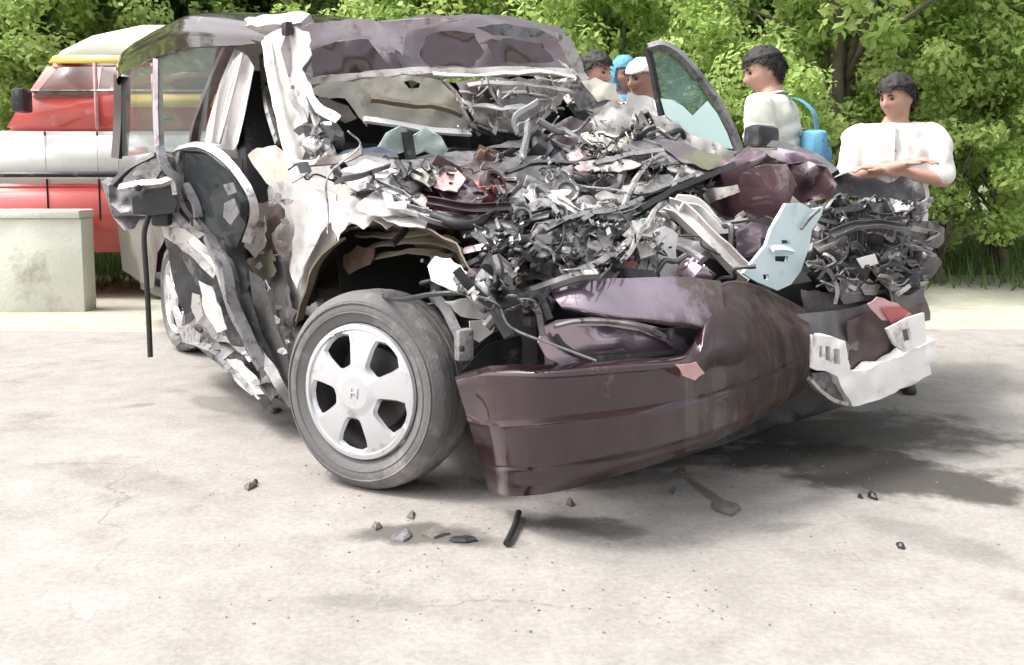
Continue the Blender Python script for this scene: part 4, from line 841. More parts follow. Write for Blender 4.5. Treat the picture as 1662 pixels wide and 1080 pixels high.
plate('red_rag', [(716, 286), (728, 262), (740, 274), (756, 290), (742, 312), (720, 310), (704, 304)], 'pink_cloth', car, s=.12, crum=.05, sc=14, res=6)
plate('red_rag', [(1000, 424), (1012, 414), (1032, 420), (1030, 446), (1008, 448)], 'red_part', car, s=.06, crum=.03, sc=14, res=6)
plate('red_rag', [(920, 262), (940, 240), (958, 250), (968, 270), (946, 284)], 'pink_cloth', car, s=.08, crum=.04, sc=14, res=6)
plate('torn_panel', [(960, 190), (1000, 164), (1030, 176), (1020, 210), (990, 232), (962, 226)], 'pale_metal', car, d=4.15, crum=.06, sc=9, jag=3, res=8)
plate('torn_panel', [(920, 150), (950, 126), (990, 130), (1004, 150), (980, 172), (940, 180)], 'grey_part', car, d=4.4, crum=.06, sc=9, jag=3, res=8)
plate('torn_panel', [(890, 210), (930, 190), (962, 200), (950, 236), (910, 244)], 'paint_scuffed', car, d=4.1, crum=.05, sc=9, jag=3, res=8)
plate('torn_panel', [(944, 132), (966, 126), (1000, 136), (1006, 160), (970, 166)], 'beige_trim', car, d=4.36, crum=.05, jag=3, res=8)
plate('torn_panel', [(1000, 240), (1050, 224), (1090, 236), (1120, 262), (1060, 272), (1010, 264)], 'grey_part', car, s=.1, crum=.06, jag=3, res=8)
plate('torn_panel', [(1060, 226), (1110, 232), (1160, 250), (1190, 264), (1150, 276), (1100, 258)], 'lilac_highlight', car, s=.12, crum=.05, jag=3, res=8)
plate('torn_panel', [(940, 330), (990, 306), (1040, 296), (1090, 282), (1100, 296), (1050, 318), (1000, 336), (950, 350)], 'pale_metal', car, s=.08, crum=.05, sc=12, jag=3, res=8)
# long bent members crossing the bay
for q, wd, m, s in (([(1010, 420), (1036, 380), (1062, 338), (1090, 300), (1110, 270)], .018, 'pale_metal', .12), ([(940, 356), (990, 330), (1040, 312), (1090, 296), (1130, 280)], .022, 'bare', .12),
                    ([(1010, 330), (1026, 296), (1050, 262), (1076, 250)], .02, 'pale_metal', .13), ([(900, 330), (950, 352), (1010, 352), (1060, 330)], .024, 'bare', .1),
                    ([(660, 342), (720, 356), (790, 350), (860, 352), (930, 346)], .026, 'bare', .08), ([(600, 300), (650, 322), (690, 352), (730, 362)], .03, 'grey_part', .08),
                    ([(820, 280), (870, 262), (930, 262), (980, 250)], .018, 'steel_dark', .12), ([(856, 200), (850, 230), (846, 262)], .024, 'grey_part', .1)):
    bar('bent_member', [P(x, y, s=s) for x, y in q], channel(wd, wd * .6, .003), m, car, crum=.008)
# pale rails of the far front corner
bar('front_rail', [P(1082, 342, a=.2), P(1104, 350, a=.24), P(1140, 384, a=.32), P(1180, 424, a=.4), P(1216, 456, a=.46)], channel(.055, .035, .006), 'pale_metal', car, sub=5, crum=.006)
bar('front_rail', [P(1096, 334, a=.22), P(1126, 340, a=.22), P(1156, 366, a=.26), P(1184, 396, a=.3)], channel(.04, .03, .005), 'white_plastic', car, sub=5, crum=.008)
plate('headlamp_carrier', [(1062, 376), (1080, 368), (1100, 380), (1098, 420), (1110, 452), (1072, 452), (1068, 420)], 'white_plastic', car, a=.42, crum=.03, sc=12, res=7, jag=2)
plate('headlamp_carrier', [(1100, 384), (1136, 392), (1160, 420), (1186, 452), (1110, 452)], 'pale_metal', car, a=.36, crum=.04, sc=12, res=7, jag=2, holes=[[(1124, 410), (1134, 410), (1134, 420), (1124, 420)], [(1142, 428), (1154, 430), (1152, 442), (1142, 440)]])
plate('headlamp_carrier', [(1040, 356), (1064, 350), (1076, 366), (1062, 392), (1042, 388)], 'mint_plastic', car, a=.25, crum=.03, res=7, jag=2)
mp_ = plate('headlamp_back', [(1276, 330), (1302, 330), (1318, 340), (1336, 336), (1334, 348), (1318, 374), (1314, 400), (1300, 440), (1284, 462), (1262, 472), (1228, 458), (1206, 444), (1226, 420), (1244, 398), (1252, 372)], 'mint_plastic', car, a=.5, crum=.008, sc=9, res=9, th=.012,
      holes=[[(1268, 390), (1280, 390), (1284, 396), (1270, 397)], [(1258, 416), (1280, 416), (1278, 426), (1258, 424)], [(1238, 446), (1248, 445), (1249, 454), (1240, 455)]])
plate('slot_back', [(1236, 386), (1290, 386), (1286, 430), (1252, 460), (1234, 456)], 'black_plastic', mp_, a=.46, crum=0)
bar('back_rib', [P(1300, 372, a=.515), P(1316, 352, a=.515), P(1330, 340, a=.515)], rect(.01, .008), 'grey_part', mp_)
bar('back_rib', [P(1254, 404, a=.516), P(1270, 404, a=.52), P(1286, 408, a=.516)], rect(.02, .012), 'mint_plastic', mp_)
plate('headlamp_shroud', [(1196, 376), (1220, 360), (1246, 366), (1250, 386), (1236, 410), (1212, 432), (1196, 412)], 'lilac_highlight', car, a=.36, crum=.02, res=8)
plate('headlamp_shroud', [(1160, 380), (1190, 376), (1206, 400), (1204, 436), (1184, 420)], 'black_plastic', car, a=.33, crum=.03, jag=2)
lump('lamp_motor', 1196, 366, .03, .06, 'pale_metal', 20)

# --- far corner of the bay
FA = dict(a=.4)
def lumpa(name, x, y, a, sz, m, seed):
    o = lump(name, x, y, 0, sz, m, seed); dlt = P(x, y, a=a) - P(x, y, s=0)
    for v in o.data.vertices: v.co += dlt
    return o
for i, (n_, x, y, a, sz, m) in enumerate((('condenser_tank', 1346, 400, .42, .13, 'grey_part'), ('horn', 1404, 372, .4, .12, 'steel_dark'), ('cooling_motor', 1440, 410, .42, .13, 'grey_part'), ('battery', 1380, 440, .46, .15, 'black_plastic'),
        ('washer_tank', 1430, 450, .46, .12, 'grey_part'), ('hydraulic_unit', 1470, 350, .34, .12, 'cast'), ('filter_head', 1350, 352, .36, .08, 'black_plastic'), ('sensor_box', 1490, 420, .42, .13, 'steel_dark'), ('valve_body', 1420, 335, .3, .1, 'grey_part'), ('fan_hub', 1466, 462, .5, .1, 'black_plastic'), ('drier', 1330, 440, .46, .07, 'black_plastic'))):
    lumpa(n_, x, y, a, sz, m, 30 + i)
for q, wd, m, a in (([(1324, 406), (1350, 390), (1366, 376)], .03, 'pale_metal', .5), ([(1390, 356), (1424, 366), (1456, 392), (1490, 404)], .03, 'bare', .44), ([(1310, 430), (1340, 440), (1352, 470), (1350, 494)], .02, 'bare', .54),
                    ([(1380, 400), (1410, 430), (1450, 450), (1500, 446)], .035, 'grey_part', .48), ([(1360, 330), (1400, 350), (1440, 356), (1500, 344)], .025, 'steel_dark', .4), ([(1340, 470), (1390, 476), (1440, 470), (1500, 460)], .03, 'pale_metal', .52),
                    ([(1440, 320), (1456, 360), (1474, 380)], .02, 'bare', .4)):
    bar('bent_member', [P(x, y, a=a) for x, y in q], channel(wd, wd * .6, .003), m, car, crum=.01)
plate('radiator_shard', [(1390, 420), (1420, 412), (1426, 428), (1400, 436)], 'white_plastic', car, a=.54, crum=.01)
plate('radiator_shard', [(1350, 462), (1390, 452), (1420, 462), (1416, 488), (1370, 494)], 'grey_part', car, a=.54, crum=.03, jag=2)
plate('lens_shard', [(1408, 494), (1424, 482), (1456, 492), (1474, 506), (1462, 524), (1432, 520)], 'pink_cloth', car, a=.64, crum=.02, jag=2)
plate('lens_shard', [(1430, 500), (1462, 498), (1480, 510), (1450, 530)], 'red_part', car, a=.65, crum=.02)

# --- readable engine parts lying over the heap
def runner(pts, s, rad, m='cast'):
    o = tube('intake_runner', [P(x, y, s=s) for x, y in pts], rad, m, car, n=12, sub=6)
    e = P(*pts[-1], s=s); d = (e - P(*pts[-2], s=s)).normalized(); V, Fs = lathe_data([(rad * .6, 0), (rad * 1.5, 0), (rad * 1.5, .01), (rad * .6, .01)], e, d, 14); mk('flange', V, Fs, m, o)
for k in range(4): runner([(872 + k * 26, 420 - k * 8), (868 + k * 27, 392 - k * 8), (884 + k * 28, 370 - k * 7), (906 + k * 28, 366 - k * 7)], .07, .02, 'cast' if k % 2 == 0 else 'grey_part')
def core(pts, m='bare', n_=14, **dep):
    """bent radiator core: two tanks and its fins"""
    (xa, ya), (xb, yb), (xc, yc), (xd, yd) = pts; o = bar('radiator_tank', [P(xa, ya, **dep), P((xa + xd) / 2, (ya + yd) / 2 + 4, **dep), P(xd, yd, **dep)], rect(.03, .04), 'black_plastic', car, crum=.008)
    bar('tank', [P(xb, yb, **dep), P((xb + xc) / 2 + 5, (yb + yc) / 2, **dep), P(xc, yc, **dep)], rect(.03, .04), 'black_plastic', o, crum=.008)
    for k in range(n_):
        f = (k + .5) / n_; x0 = xa + (xd - xa) * f; y0 = ya + (yd - ya) * f; x1 = xb + (xc - xb) * f; y1 = yb + (yc - yb) * f
        bar('fin', [P(x0, y0, **dep), P((x0 + x1) / 2 + rj.uniform(-3, 3), (y0 + y1) / 2 + rj.uniform(-3, 3), **dep), P(x1, y1, **dep)], rect(.004, .03), m, o, sub=2)
rj = random.Random(3)
core([(1006, 446), (1030, 402), (1064, 412), (1058, 450)], n_=9, s=.05)
core([(1340, 420), (1350, 350), (1404, 340), (1400, 410)], 'steel_dark', 14, a=.44)
core([(640, 292), (690, 268), (700, 290), (652, 316)], 'bare', 8, s=.08)
for q, rad, m in (([(790, 440), (812, 404), (850, 392), (880, 404), (890, 436)], .02, 'black_plastic'), ([(960, 440), (940, 400), (960, 372), (1000, 380), (1020, 350)], .022, 'black_plastic'), ([(700, 350), (760, 366), (800, 340), (850, 300)], .016, 'black_plastic'),
                  ([(900, 270), (940, 290), (980, 282), (1020, 250)], .02, 'steel_dark'), ([(1330, 460), (1360, 430), (1400, 460), (1440, 430), (1480, 450)], .018, 'black_plastic')):
    tube('coolant_hose', [P(x, y, **(dict(s=.09) if x < 1300 else dict(a=.52))) for x, y in q], rad, m, car, n=10, sub=8)
for q in ([(846, 352), (900, 340), (914, 392), (880, 424), (838, 400), (846, 352)],):
    bar('drive_belt', [P(x, y, s=.11) for x, y in q], rect(.018, .004), 'rubber_black', car, sub=6)
for x, y, rad, s in ((846, 352, .03, .1), (906, 346, .026, .1), (880, 420, .034, .1), (1010, 372, .03, .09), (920, 312, .04, .06), (1370, 388, .0, 0)):
    if rad: pulley('pulley', x, y, s, rad, 'cast')
for ol, hs2, m, s in (([(940, 372), (980, 360), (1000, 380), (988, 412), (950, 420)], [[(956, 380), (968, 378), (970, 390), (958, 392)]], 'grey_part', .1),
                      ([(826, 318), (850, 300), (884, 298), (902, 322), (890, 352), (850, 360), (828, 346)], [[(850, 318), (864, 312), (870, 324), (856, 332)], [(872, 338), (882, 334), (884, 344), (874, 346)]], 'cast', .1),
                      ([(1030, 380), (1060, 356), (1072, 372), (1066, 412), (1040, 420)], [[(1046, 384), (1056, 380), (1056, 392), (1046, 396)]], 'pale_metal', .09),
                      ([(770, 350), (806, 360), (822, 384), (790, 398), (764, 380)], [[(782, 366), (796, 368), (794, 380), (782, 378)]], 'grey_part', .08),
                      ([(620, 312), (648, 304), (672, 322), (656, 340), (628, 338)], [[(636, 316), (650, 314), (654, 326), (640, 328)]], 'pillar_metal', .09)):
    plate('pierced_bracket', ol, m, car, s=s, crum=.02, sc=14, res=7, holes=hs2, th=.004)

# --- crumpled sheet running through the heap
for k, (x, y, wx, hy, s, m) in enumerate(((700, 300, 70, 34, .05, 'paint_rough'), (640, 330, 60, 26, .06, 'pillar_metal'), (780, 285, 70, 26, .05, 'paint_scuffed'), (860, 275, 60, 24, .06, 'steel_dark'), (940, 300, 56, 22, .03, 'grey_part'), (1020, 285, 54, 24, .06, 'pale_metal'),
        (1060, 320, 50, 30, .05, 'grey_part'), (900, 380, 50, 26, .0, 'steel_dark'), (980, 400, 44, 26, .01, 'steel_dark'), (820, 400, 50, 34, .02, 'steel_dark'), (1040, 430, 50, 22, .02, 'cast'), (870, 440, 44, 18, .02, 'grey_part'), (930, 250, 50, 20, .06, 'grey_part'), (990, 230, 50, 26, .08, 'beige_trim'),
        (1060, 240, 60, 22, .08, 'grey_part'), (600, 285, 50, 24, .06, 'pillar_metal'), (1130, 270, 50, 18, .1, 'pale_metal'), (740, 330, 50, 22, .06, 'paint_rough'), (840, 330, 40, 24, .04, 'cast'), (1000, 345, 46, 18, .04, 'cast'))):
    r = random.Random(k + 60); ol = [(x + wx * r.uniform(.75, 1.1) * math.cos(6.283 * i / 14), y + hy * r.uniform(.65, 1.15) * math.sin(6.283 * i / 14)) for i in range(14)]
    plate('crumpled_sheet', ol, m, car, s=s, crum=.075, sc=13, res=5, jag=3, seed=k, th=.003, angle=60)
for k, (x, y, m) in enumerate(((1350, 360, 'grey_part'), (1410, 350, 'steel_dark'), (1390, 420, 'steel_dark'), (1450, 390, 'grey_part'), (1470, 440, 'steel_dark'), (1330, 420, 'black_plastic'), (1440, 470, 'grey_part'), (1500, 380, 'steel_dark'))):
    r = random.Random(k + 90); ol = [(x + 42 * r.uniform(.7, 1.1) * math.cos(6.283 * i / 12), y + 30 * r.uniform(.6, 1.1) * math.sin(6.283 * i / 12)) for i in range(12)]
    plate('crumpled_sheet', ol, m, car, a=.36 + (y - 320) / 150 * .12, crum=.08, sc=13, res=5, jag=3, seed=k, th=.003, angle=60)

# --- small wreckage: brackets, shards, hoses, wires, bolts
def shard(x, y, sz, m, r, **dep):
    k = r.randint(5, 8); a0 = r.uniform(0, 6.28)
    ol = [(x + sz * r.uniform(.45, 1.1) * math.cos(a0 + 6.283 * i / k), y + sz * r.uniform(.35, .9) * math.sin(a0 + 6.283 * i / k)) for i in range(k)]
    return plate(r.choice(['torn_shard', 'metal_scrap', 'trim_scrap']), ol, m, car, crum=.04, sc=18, res=6, jag=0, seed=int(x), th=.003, **dep)
def bracket(x, y, sz, m, r, s):
    c = P(x, y, s=s); d = Vector((r.uniform(-1, 1), r.uniform(-1, 1), r.uniform(-.6, .9))).normalized(); e = Vector((r.uniform(-1, 1), r.uniform(-1, 1), r.uniform(-1, 1))).normalized()
    L = sz * 1.2
    return bar('bent_bracket', [c - d * L, c - d * L * .3 + e * L * .15, c + d * L * .3 + e * L * .5, c + d * L * .5 + e * L * 1.1], rect(sz * .5, .004), m, car, sub=3, crum=.006)
def hose(x, y, ln, rad, m, r, s, nm='hose'):
    c = P(x, y, s=s); pts = []; d = Vector((r.uniform(-1, 1), r.uniform(-.6, .6), r.uniform(-.5, .5))).normalized()
    for k in range(5):
        pts.append(c + d * ln * (k / 4 - .5) + Vector((r.uniform(-1, 1), r.uniform(-1, 1), r.uniform(-1, 1))) * ln * .12)
    return tube(nm, pts, rad, m, car, n=7, sub=5)
rj = random.Random(21)
REG = [([(560, 270), (760, 262), (960, 230), (1080, 250), (1060, 330), (900, 330), (740, 350), (690, 345), (600, 300)], 34, (.0, .08)),
       ([(750, 340), (900, 330), (1060, 330), (1090, 440), (1060, 448), (900, 450), (830, 452), (770, 410)], 44, (.0, .08)),
       ([(930, 180), (1030, 170), (1110, 230), (1180, 262), (1060, 290), (940, 280), (900, 230)], 36, (.0, .1)),
       ([(1310, 330), (1440, 315), (1500, 325), (1510, 470), (1440, 486), (1320, 470)], 56, (-.04, .1)),
       ([(1110, 300), (1200, 360), (1200, 450), (1110, 450), (1070, 360)], 22, (.0, .08)),
       ([(500, 190), (560, 240), (590, 300), (540, 310), (500, 280)], 16, (.02, .12)),
       ([(760, 420), (850, 440), (900, 470), (850, 520), (790, 490)], 22, (.02, .1))]
PAL = ['bare'] * 3 + ['pale_metal'] * 4 + ['cast'] * 5 + ['grey_part'] * 4 + ['steel_dark'] * 4 + ['black_plastic'] * 5 + ['paint_scuffed'] * 3 + ['rust', 'lilac_highlight']
for ri, (poly, cnt, (s0, s1)) in enumerate(REG):
    x0 = min(q[0] for q in poly); x1 = max(q[0] for q in poly); y0 = min(q[1] for q in poly); y1 = max(q[1] for q in poly); k = 0
    pal = PAL if ri != 3 else ['grey_part'] * 4 + ['steel_dark'] * 4 + ['black_plastic'] * 4 + ['bare'] * 2 + ['pale_metal'] * 2
    while k < cnt:
        x = rj.uniform(x0, x1); y = rj.uniform(y0, y1)
        if not inpoly(x, y, poly): continue
        k += 1; s = rj.uniform(s0, s1); m = rj.choice(pal); t = rj.random()
        if ri == 3: s += .16 + (470 - y) / 150 * .0
        if t < .08: shard(x, y, rj.uniform(10, 24), m, rj, **(dict(s=s) if ri != 3 else dict(a=.36 + (y - 320) / 150 * .14 + rj.uniform(-.03, .05))))
        elif ri == 3: lumpa(rj.choice(['plastic_housing', 'connector_block', 'cast_fragment']), x, y, .34 + (y - 320) / 150 * .15 + rj.uniform(-.03, .05), rj.uniform(.025, .06), m, k) if t < .62 else bar('bent_bracket', [P(x + rj.uniform(-26, 26), y + rj.uniform(-22, 22), a=.4 + (y - 320) / 150 * .12 + rj.uniform(-.04, .06)) for _ in range(4)], rect(rj.uniform(.008, .02), .005), m, car, sub=3)
        elif t < .34: bracket(x, y, rj.uniform(.04, .08), m, rj, s)
        elif t < .66: lump(rj.choice(['plastic_housing', 'connector_block', 'cast_fragment']), x, y, s - .03, rj.uniform(.04, .10), m, k)
        elif t < .88: hose(x, y, rj.uniform(.12, .3), rj.uniform(.007, .016), rj.choice(['black_plastic', 'black_plastic', 'steel_dark', 'grey_part']), rj, s)
        elif t < .96: hose(x, y, rj.uniform(.15, .35), .003, rj.choice(['black_plastic', 'black_plastic', 'grey_part', 'bare']), rj, s + .02, 'wire')
        else: pulley('washer_disc', x, y, s, rj.uniform(.015, .03), m)
# torn filaments where door, pillar and wing parted
for k in range(26):
    x = rj.uniform(400, 475); y = rj.uniform(320, 620)
    if x < 400 + (y - 320) * .15: continue
    shard(x, y, rj.uniform(6, 14), rj.choice(['bare', 'grey_part', 'steel_dark', 'pale_metal', 'paint_scuffed']), rj, b=rj.uniform(-.1, -.02))
for k in range(16):
    x = rj.uniform(300, 430); y = 540 + (x - 300) * .75 + rj.uniform(-30, 14)
    shard(x, y, rj.uniform(6, 13), rj.choice(['bare', 'grey_part', 'steel_dark', 'pale_metal']), rj, b=rj.uniform(-.18, -.1))
for k in range(14):
    x = rj.uniform(470, 560); y = rj.uniform(150, 300)
    if abs(x - (455 + (y - 100) * .42)) > 45: continue
    shard(x, y, rj.uniform(6, 14), rj.choice(['bare', 'grey_part', 'pale_metal', 'white_plastic', 'steel_dark']), rj, b=rj.uniform(.02, .1))

# wiring loom pulled out of the bay, and thin torn strips among it
LOOM = [([(560, 275), (760, 262), (960, 230), (1090, 250), (1060, 330), (900, 330), (740, 350), (600, 305)], 46, 's'), ([(750, 345), (900, 330), (1070, 335), (1090, 440), (900, 452), (780, 420)], 72, 's'),
        ([(930, 190), (1030, 175), (1110, 232), (1180, 262), (1060, 290), (930, 270)], 34, 's'), ([(1315, 330), (1440, 318), (1490, 330), (1496, 465), (1330, 470)], 44, 'a'), ([(700, 424), (860, 452), (880, 500), (790, 510), (740, 470)], 16, 's')]
rl = random.Random(77)
for poly, cnt, md in LOOM:
    x0 = min(q[0] for q in poly); x1 = max(q[0] for q in poly); y0 = min(q[1] for q in poly); y1 = max(q[1] for q in poly); k = 0
    while k < cnt:
        x = rl.uniform(x0, x1); y = rl.uniform(y0, y1)
        if not inpoly(x, y, poly): continue
        k += 1; ang = rl.uniform(0, 6.28); ln = rl.uniform(14, 42); pts = []
        for j in range(5):
            qx = x + math.cos(ang) * ln * (j / 4 - .5) + rl.uniform(-7, 7); qy = y + math.sin(ang) * ln * .7 * (j / 4 - .5) + rl.uniform(-7, 7)
            pts.append(P(qx, qy, s=rl.uniform(.07, .15)) if md == 's' else P(qx, qy, a=.44 + (y - 320) / 150 * .14 + rl.uniform(-.02, .03)))
        if rl.random() < .6: tube('wire', pts, rl.uniform(.0022, .0045), rl.choice(['black_plastic', 'black_plastic', 'steel_dark', 'grey_part', 'bare']), car, n=6, sub=4)
        else: bar('torn_strip', pts, rect(rl.uniform(.006, .014), .002), rl.choice(['bare', 'pale_metal', 'grey_part', 'steel_dark', 'black_plastic']), car, sub=3, crum=.003)
# larger torn pieces lying over the heap: folded sheet edges, bent box members
for q, wd, m, s in (([(880, 372), (930, 352), (985, 340), (1040, 320)], .03, 'bare', .12), ([(930, 440), (975, 420), (1020, 390)], .035, 'pale_metal', .1), ([(960, 264), (1010, 252), (1070, 246)], .035, 'pale_metal', .12), ([(690, 330), (760, 338), (830, 336)], .03, 'paint_rough', .11),
                    ([(1346, 384), (1400, 366), (1470, 372)], .03, 'steel_dark', .3)):
    dp_ = (lambda x, y: P(x, y, s=s)) if q[0][0] < 1300 else (lambda x, y: P(x, y, a=.47 + (y - 320) / 150 * .12))
    o = bar('folded_edge', [dp_(x + rl.uniform(-4, 4), y + rl.uniform(-4, 4)) for x, y in q], channel(wd, wd * .5, .003), m, car, sub=8, crum=.006, sc=12)
for x, y, wx, hy, s, m in ((890, 320, 44, 20, .1, 'pillar_metal'), (1035, 372, 40, 22, .1, 'pale_metal'), (820, 372, 40, 24, .08, 'grey_part'), (960, 408, 36, 22, .09, 'bare'), (760, 318, 44, 20, .1, 'paint_rough'), (990, 268, 50, 18, .12, 'pale_metal'), (700, 286, 40, 16, .1, 'beige_trim')):
    r = random.Random(int(x)); ol = [(x + wx * r.uniform(.6, 1.15) * math.cos(6.283 * i / 11), y + hy * r.uniform(.55, 1.2) * math.sin(6.283 * i / 11)) for i in range(11)]
    plate('crumpled_sheet', ol, m, car, s=s, crum=.08, sc=12, res=4, jag=2, seed=int(y), th=.003, angle=60)
# crazed laminate hanging across the windscreen opening
for k in range(34):
    x = rl.uniform(745, 940); y = rl.uniform(128, 222)
    if x + y > 1120: continue
    a_ = rl.uniform(0, 6.28); L = rl.uniform(16, 40)
    bar('windscreen_shred', [P(x + math.cos(a_) * L * t + rl.uniform(-3, 3), y + math.sin(a_) * L * .7 * t + rl.uniform(-3, 3), a=-.95 + rl.uniform(-.03, .03)) for t in (-.5, -.15, .2, .5)], rect(rl.uniform(.004, .012), .003), rl.choice(['pale_metal', 'white_plastic', 'pillar_metal', 'steel_dark']), car, sub=3, crum=.004)
# ================================================================ PEOPLE
def skin_mat(name, col): 
    m = mat(name, col, 0.55, 0, 0.1, 9); return m
skin_mat('skin', (0.31, 0.165, 0.12)); skin_mat('skin_light', (0.43, 0.245, 0.185))
mat('hair', (0.012, 0.010, 0.009), 0.5, 0, 0.3, 30, bump=0.6, bscale=220)
mat('eye', (0.02, 0.015, 0.012), 0.2, 0, 0)
mat('shirt_cream', (0.607, 0.615, 0.541), 0.85, 0, 0.05, 6, bump=0.2, bscale=150)
mat('shirt_white', (0.640, 0.623, 0.599), 0.85, 0, 0.05, 6, bump=0.2, bscale=150)
mat('shirt_pink', (0.62, 0.45, 0.43), 0.85, 0, 0.05, 6, bump=0.2, bscale=150)
mat('shirt_blue', (0.10, 0.30, 0.48), 0.85, 0, 0.08, 6, bump=0.2, bscale=150)
mat('cloth_blue', (0.10, 0.28, 0.42), 0.85, 0, 0.15, 8, bump=0.3, bscale=120)
mat('trousers_dark', (0.018, 0.02, 0.03), 0.85, 0, 0.2, 8, bump=0.2, bscale=150)
mat('trousers_grey', (0.10, 0.10, 0.11), 0.85, 0, 0.2, 8, bump=0.2, bscale=150)
mat('shoe', (0.03, 0.025, 0.02), 0.5, 0, 0.2, 8)
def cap_data(p, q, r0, r1, n=12, flat=1.0, fdir=None):
    """tapered limb with rounded ends"""
    p = Vector(p); q = Vector(q); d = q - p; L = d.length; t = d.normalized(); path = []; sc = []
    for k in range(4): a = math.pi / 2 * k / 4; path.append(p - t * r0 * math.cos(a)); sc.append(max(.05, math.sin(a)) * r0)
    for k in range(7): f = k / 6; path.append(p + d * f); sc.append(r0 + (r1 - r0) * f)
    for k in range(1, 5): a = math.pi / 2 * k / 4; path.append(q + t * r1 * math.sin(a)); sc.append(max(.05, math.cos(a)) * r1)
    return sweep_data(path, [(c[0], c[1] * flat) for c in circ(1, n)], sc, fdir)
def loft(rings, n=20):
    """closed elliptical loft: rings of (centre, rx, ry) with horizontal sections"""
    V = []; Fs = []
    for c, rx, ry in rings:
        for i in range(n):
            a = 2 * math.pi * i / n; V.append(Vector(c) + Vector((rx * math.cos(a), ry * math.sin(a), 0)))
    for k in range(len(rings) - 1):
        for i in range(n): Fs.append((k * n + i, k * n + (i + 1) % n, (k + 1) * n + (i + 1) % n, (k + 1) * n + i))
    Fs.append(tuple(range(n - 1, -1, -1))); Fs.append(tuple((len(rings) - 1) * n + i for i in range(n)))
    return V, Fs
def head_pts(u):
    """unit direction -> point of a head facing -Y, centred on the skull; metres for a 0.225 m head"""
    x, y, z = u
    p = Vector((x * .075, y * .094, z * .113))
    f = max(0, -y)
    if z < 0:
        k = -z; p.x *= 1 - .30 * k * k; 
        if y > 0: p.y *= 1 - .42 * k
        else: p.y *= 1 + .04 * k
    if y > 0 and z > -.2: p.y *= 1.08
    g = lambda cx_, cz, sx_, sz_: math.exp(-((p.x - cx_) / sx_) ** 2 - ((p.z - cz) / sz_) ** 2) * (1 if y < -.1 else 0)
    p.y -= .024 * g(0, -.026, .011, .016) + .013 * g(0, -.006, .009, .022)       # nose
    p.y += .011 * (g(.03, .008, .016, .011) + g(-.03, .008, .016, .011))          # sockets
    p.y -= .006 * (g(.03, .026, .026, .008) + g(-.03, .026, .026, .008))          # brow
    p.y -= .007 * g(0, -.062, .020, .007) + .006 * g(0, -.076, .016, .006)        # lips
    p.y += .004 * g(0, -.069, .022, .003)
    p.y -= .010 * g(0, -.100, .020, .014)                                         # chin
    p.x += (.004 if p.x > 0 else -.004) * (g(.05, -.02, .02, .02) + g(-.05, -.02, .02, .02))
    return p
def ico(sub=4):
    bm = bmesh.new(); bmesh.ops.create_icosphere(bm, subdivisions=sub, radius=1); bm.verts.index_update()
    V = [v.co.copy() for v in bm.verts]; Fs = [tuple(v.index for v in f.verts) for f in bm.faces]; bm.free(); return V, Fs
IV, IF = ico(5)
def remesh(V, Fs, vox, smooth=4):
    me = bpy.data.meshes.new('tmp'); me.from_pydata([tuple(v) for v in V], [], Fs); o = bpy.data.objects.new('tmp', me); COL.objects.link(o)
    m = o.modifiers.new('r', 'REMESH'); m.mode = 'VOXEL'; m.voxel_size = vox
    if smooth: s = o.modifiers.new('s', 'SMOOTH'); s.iterations = smooth; s.factor = .5
    dg = bpy.context.evaluated_depsgraph_get(); e = o.evaluated_get(dg).to_mesh()
    VV = [v.co.copy() for v in e.vertices]; FF = [tuple(p.vertices) for p in e.polygons]
    o.evaluated_get(dg).to_mesh_clear(); bpy.data.objects.remove(o); bpy.data.meshes.remove(me); return VV, FF
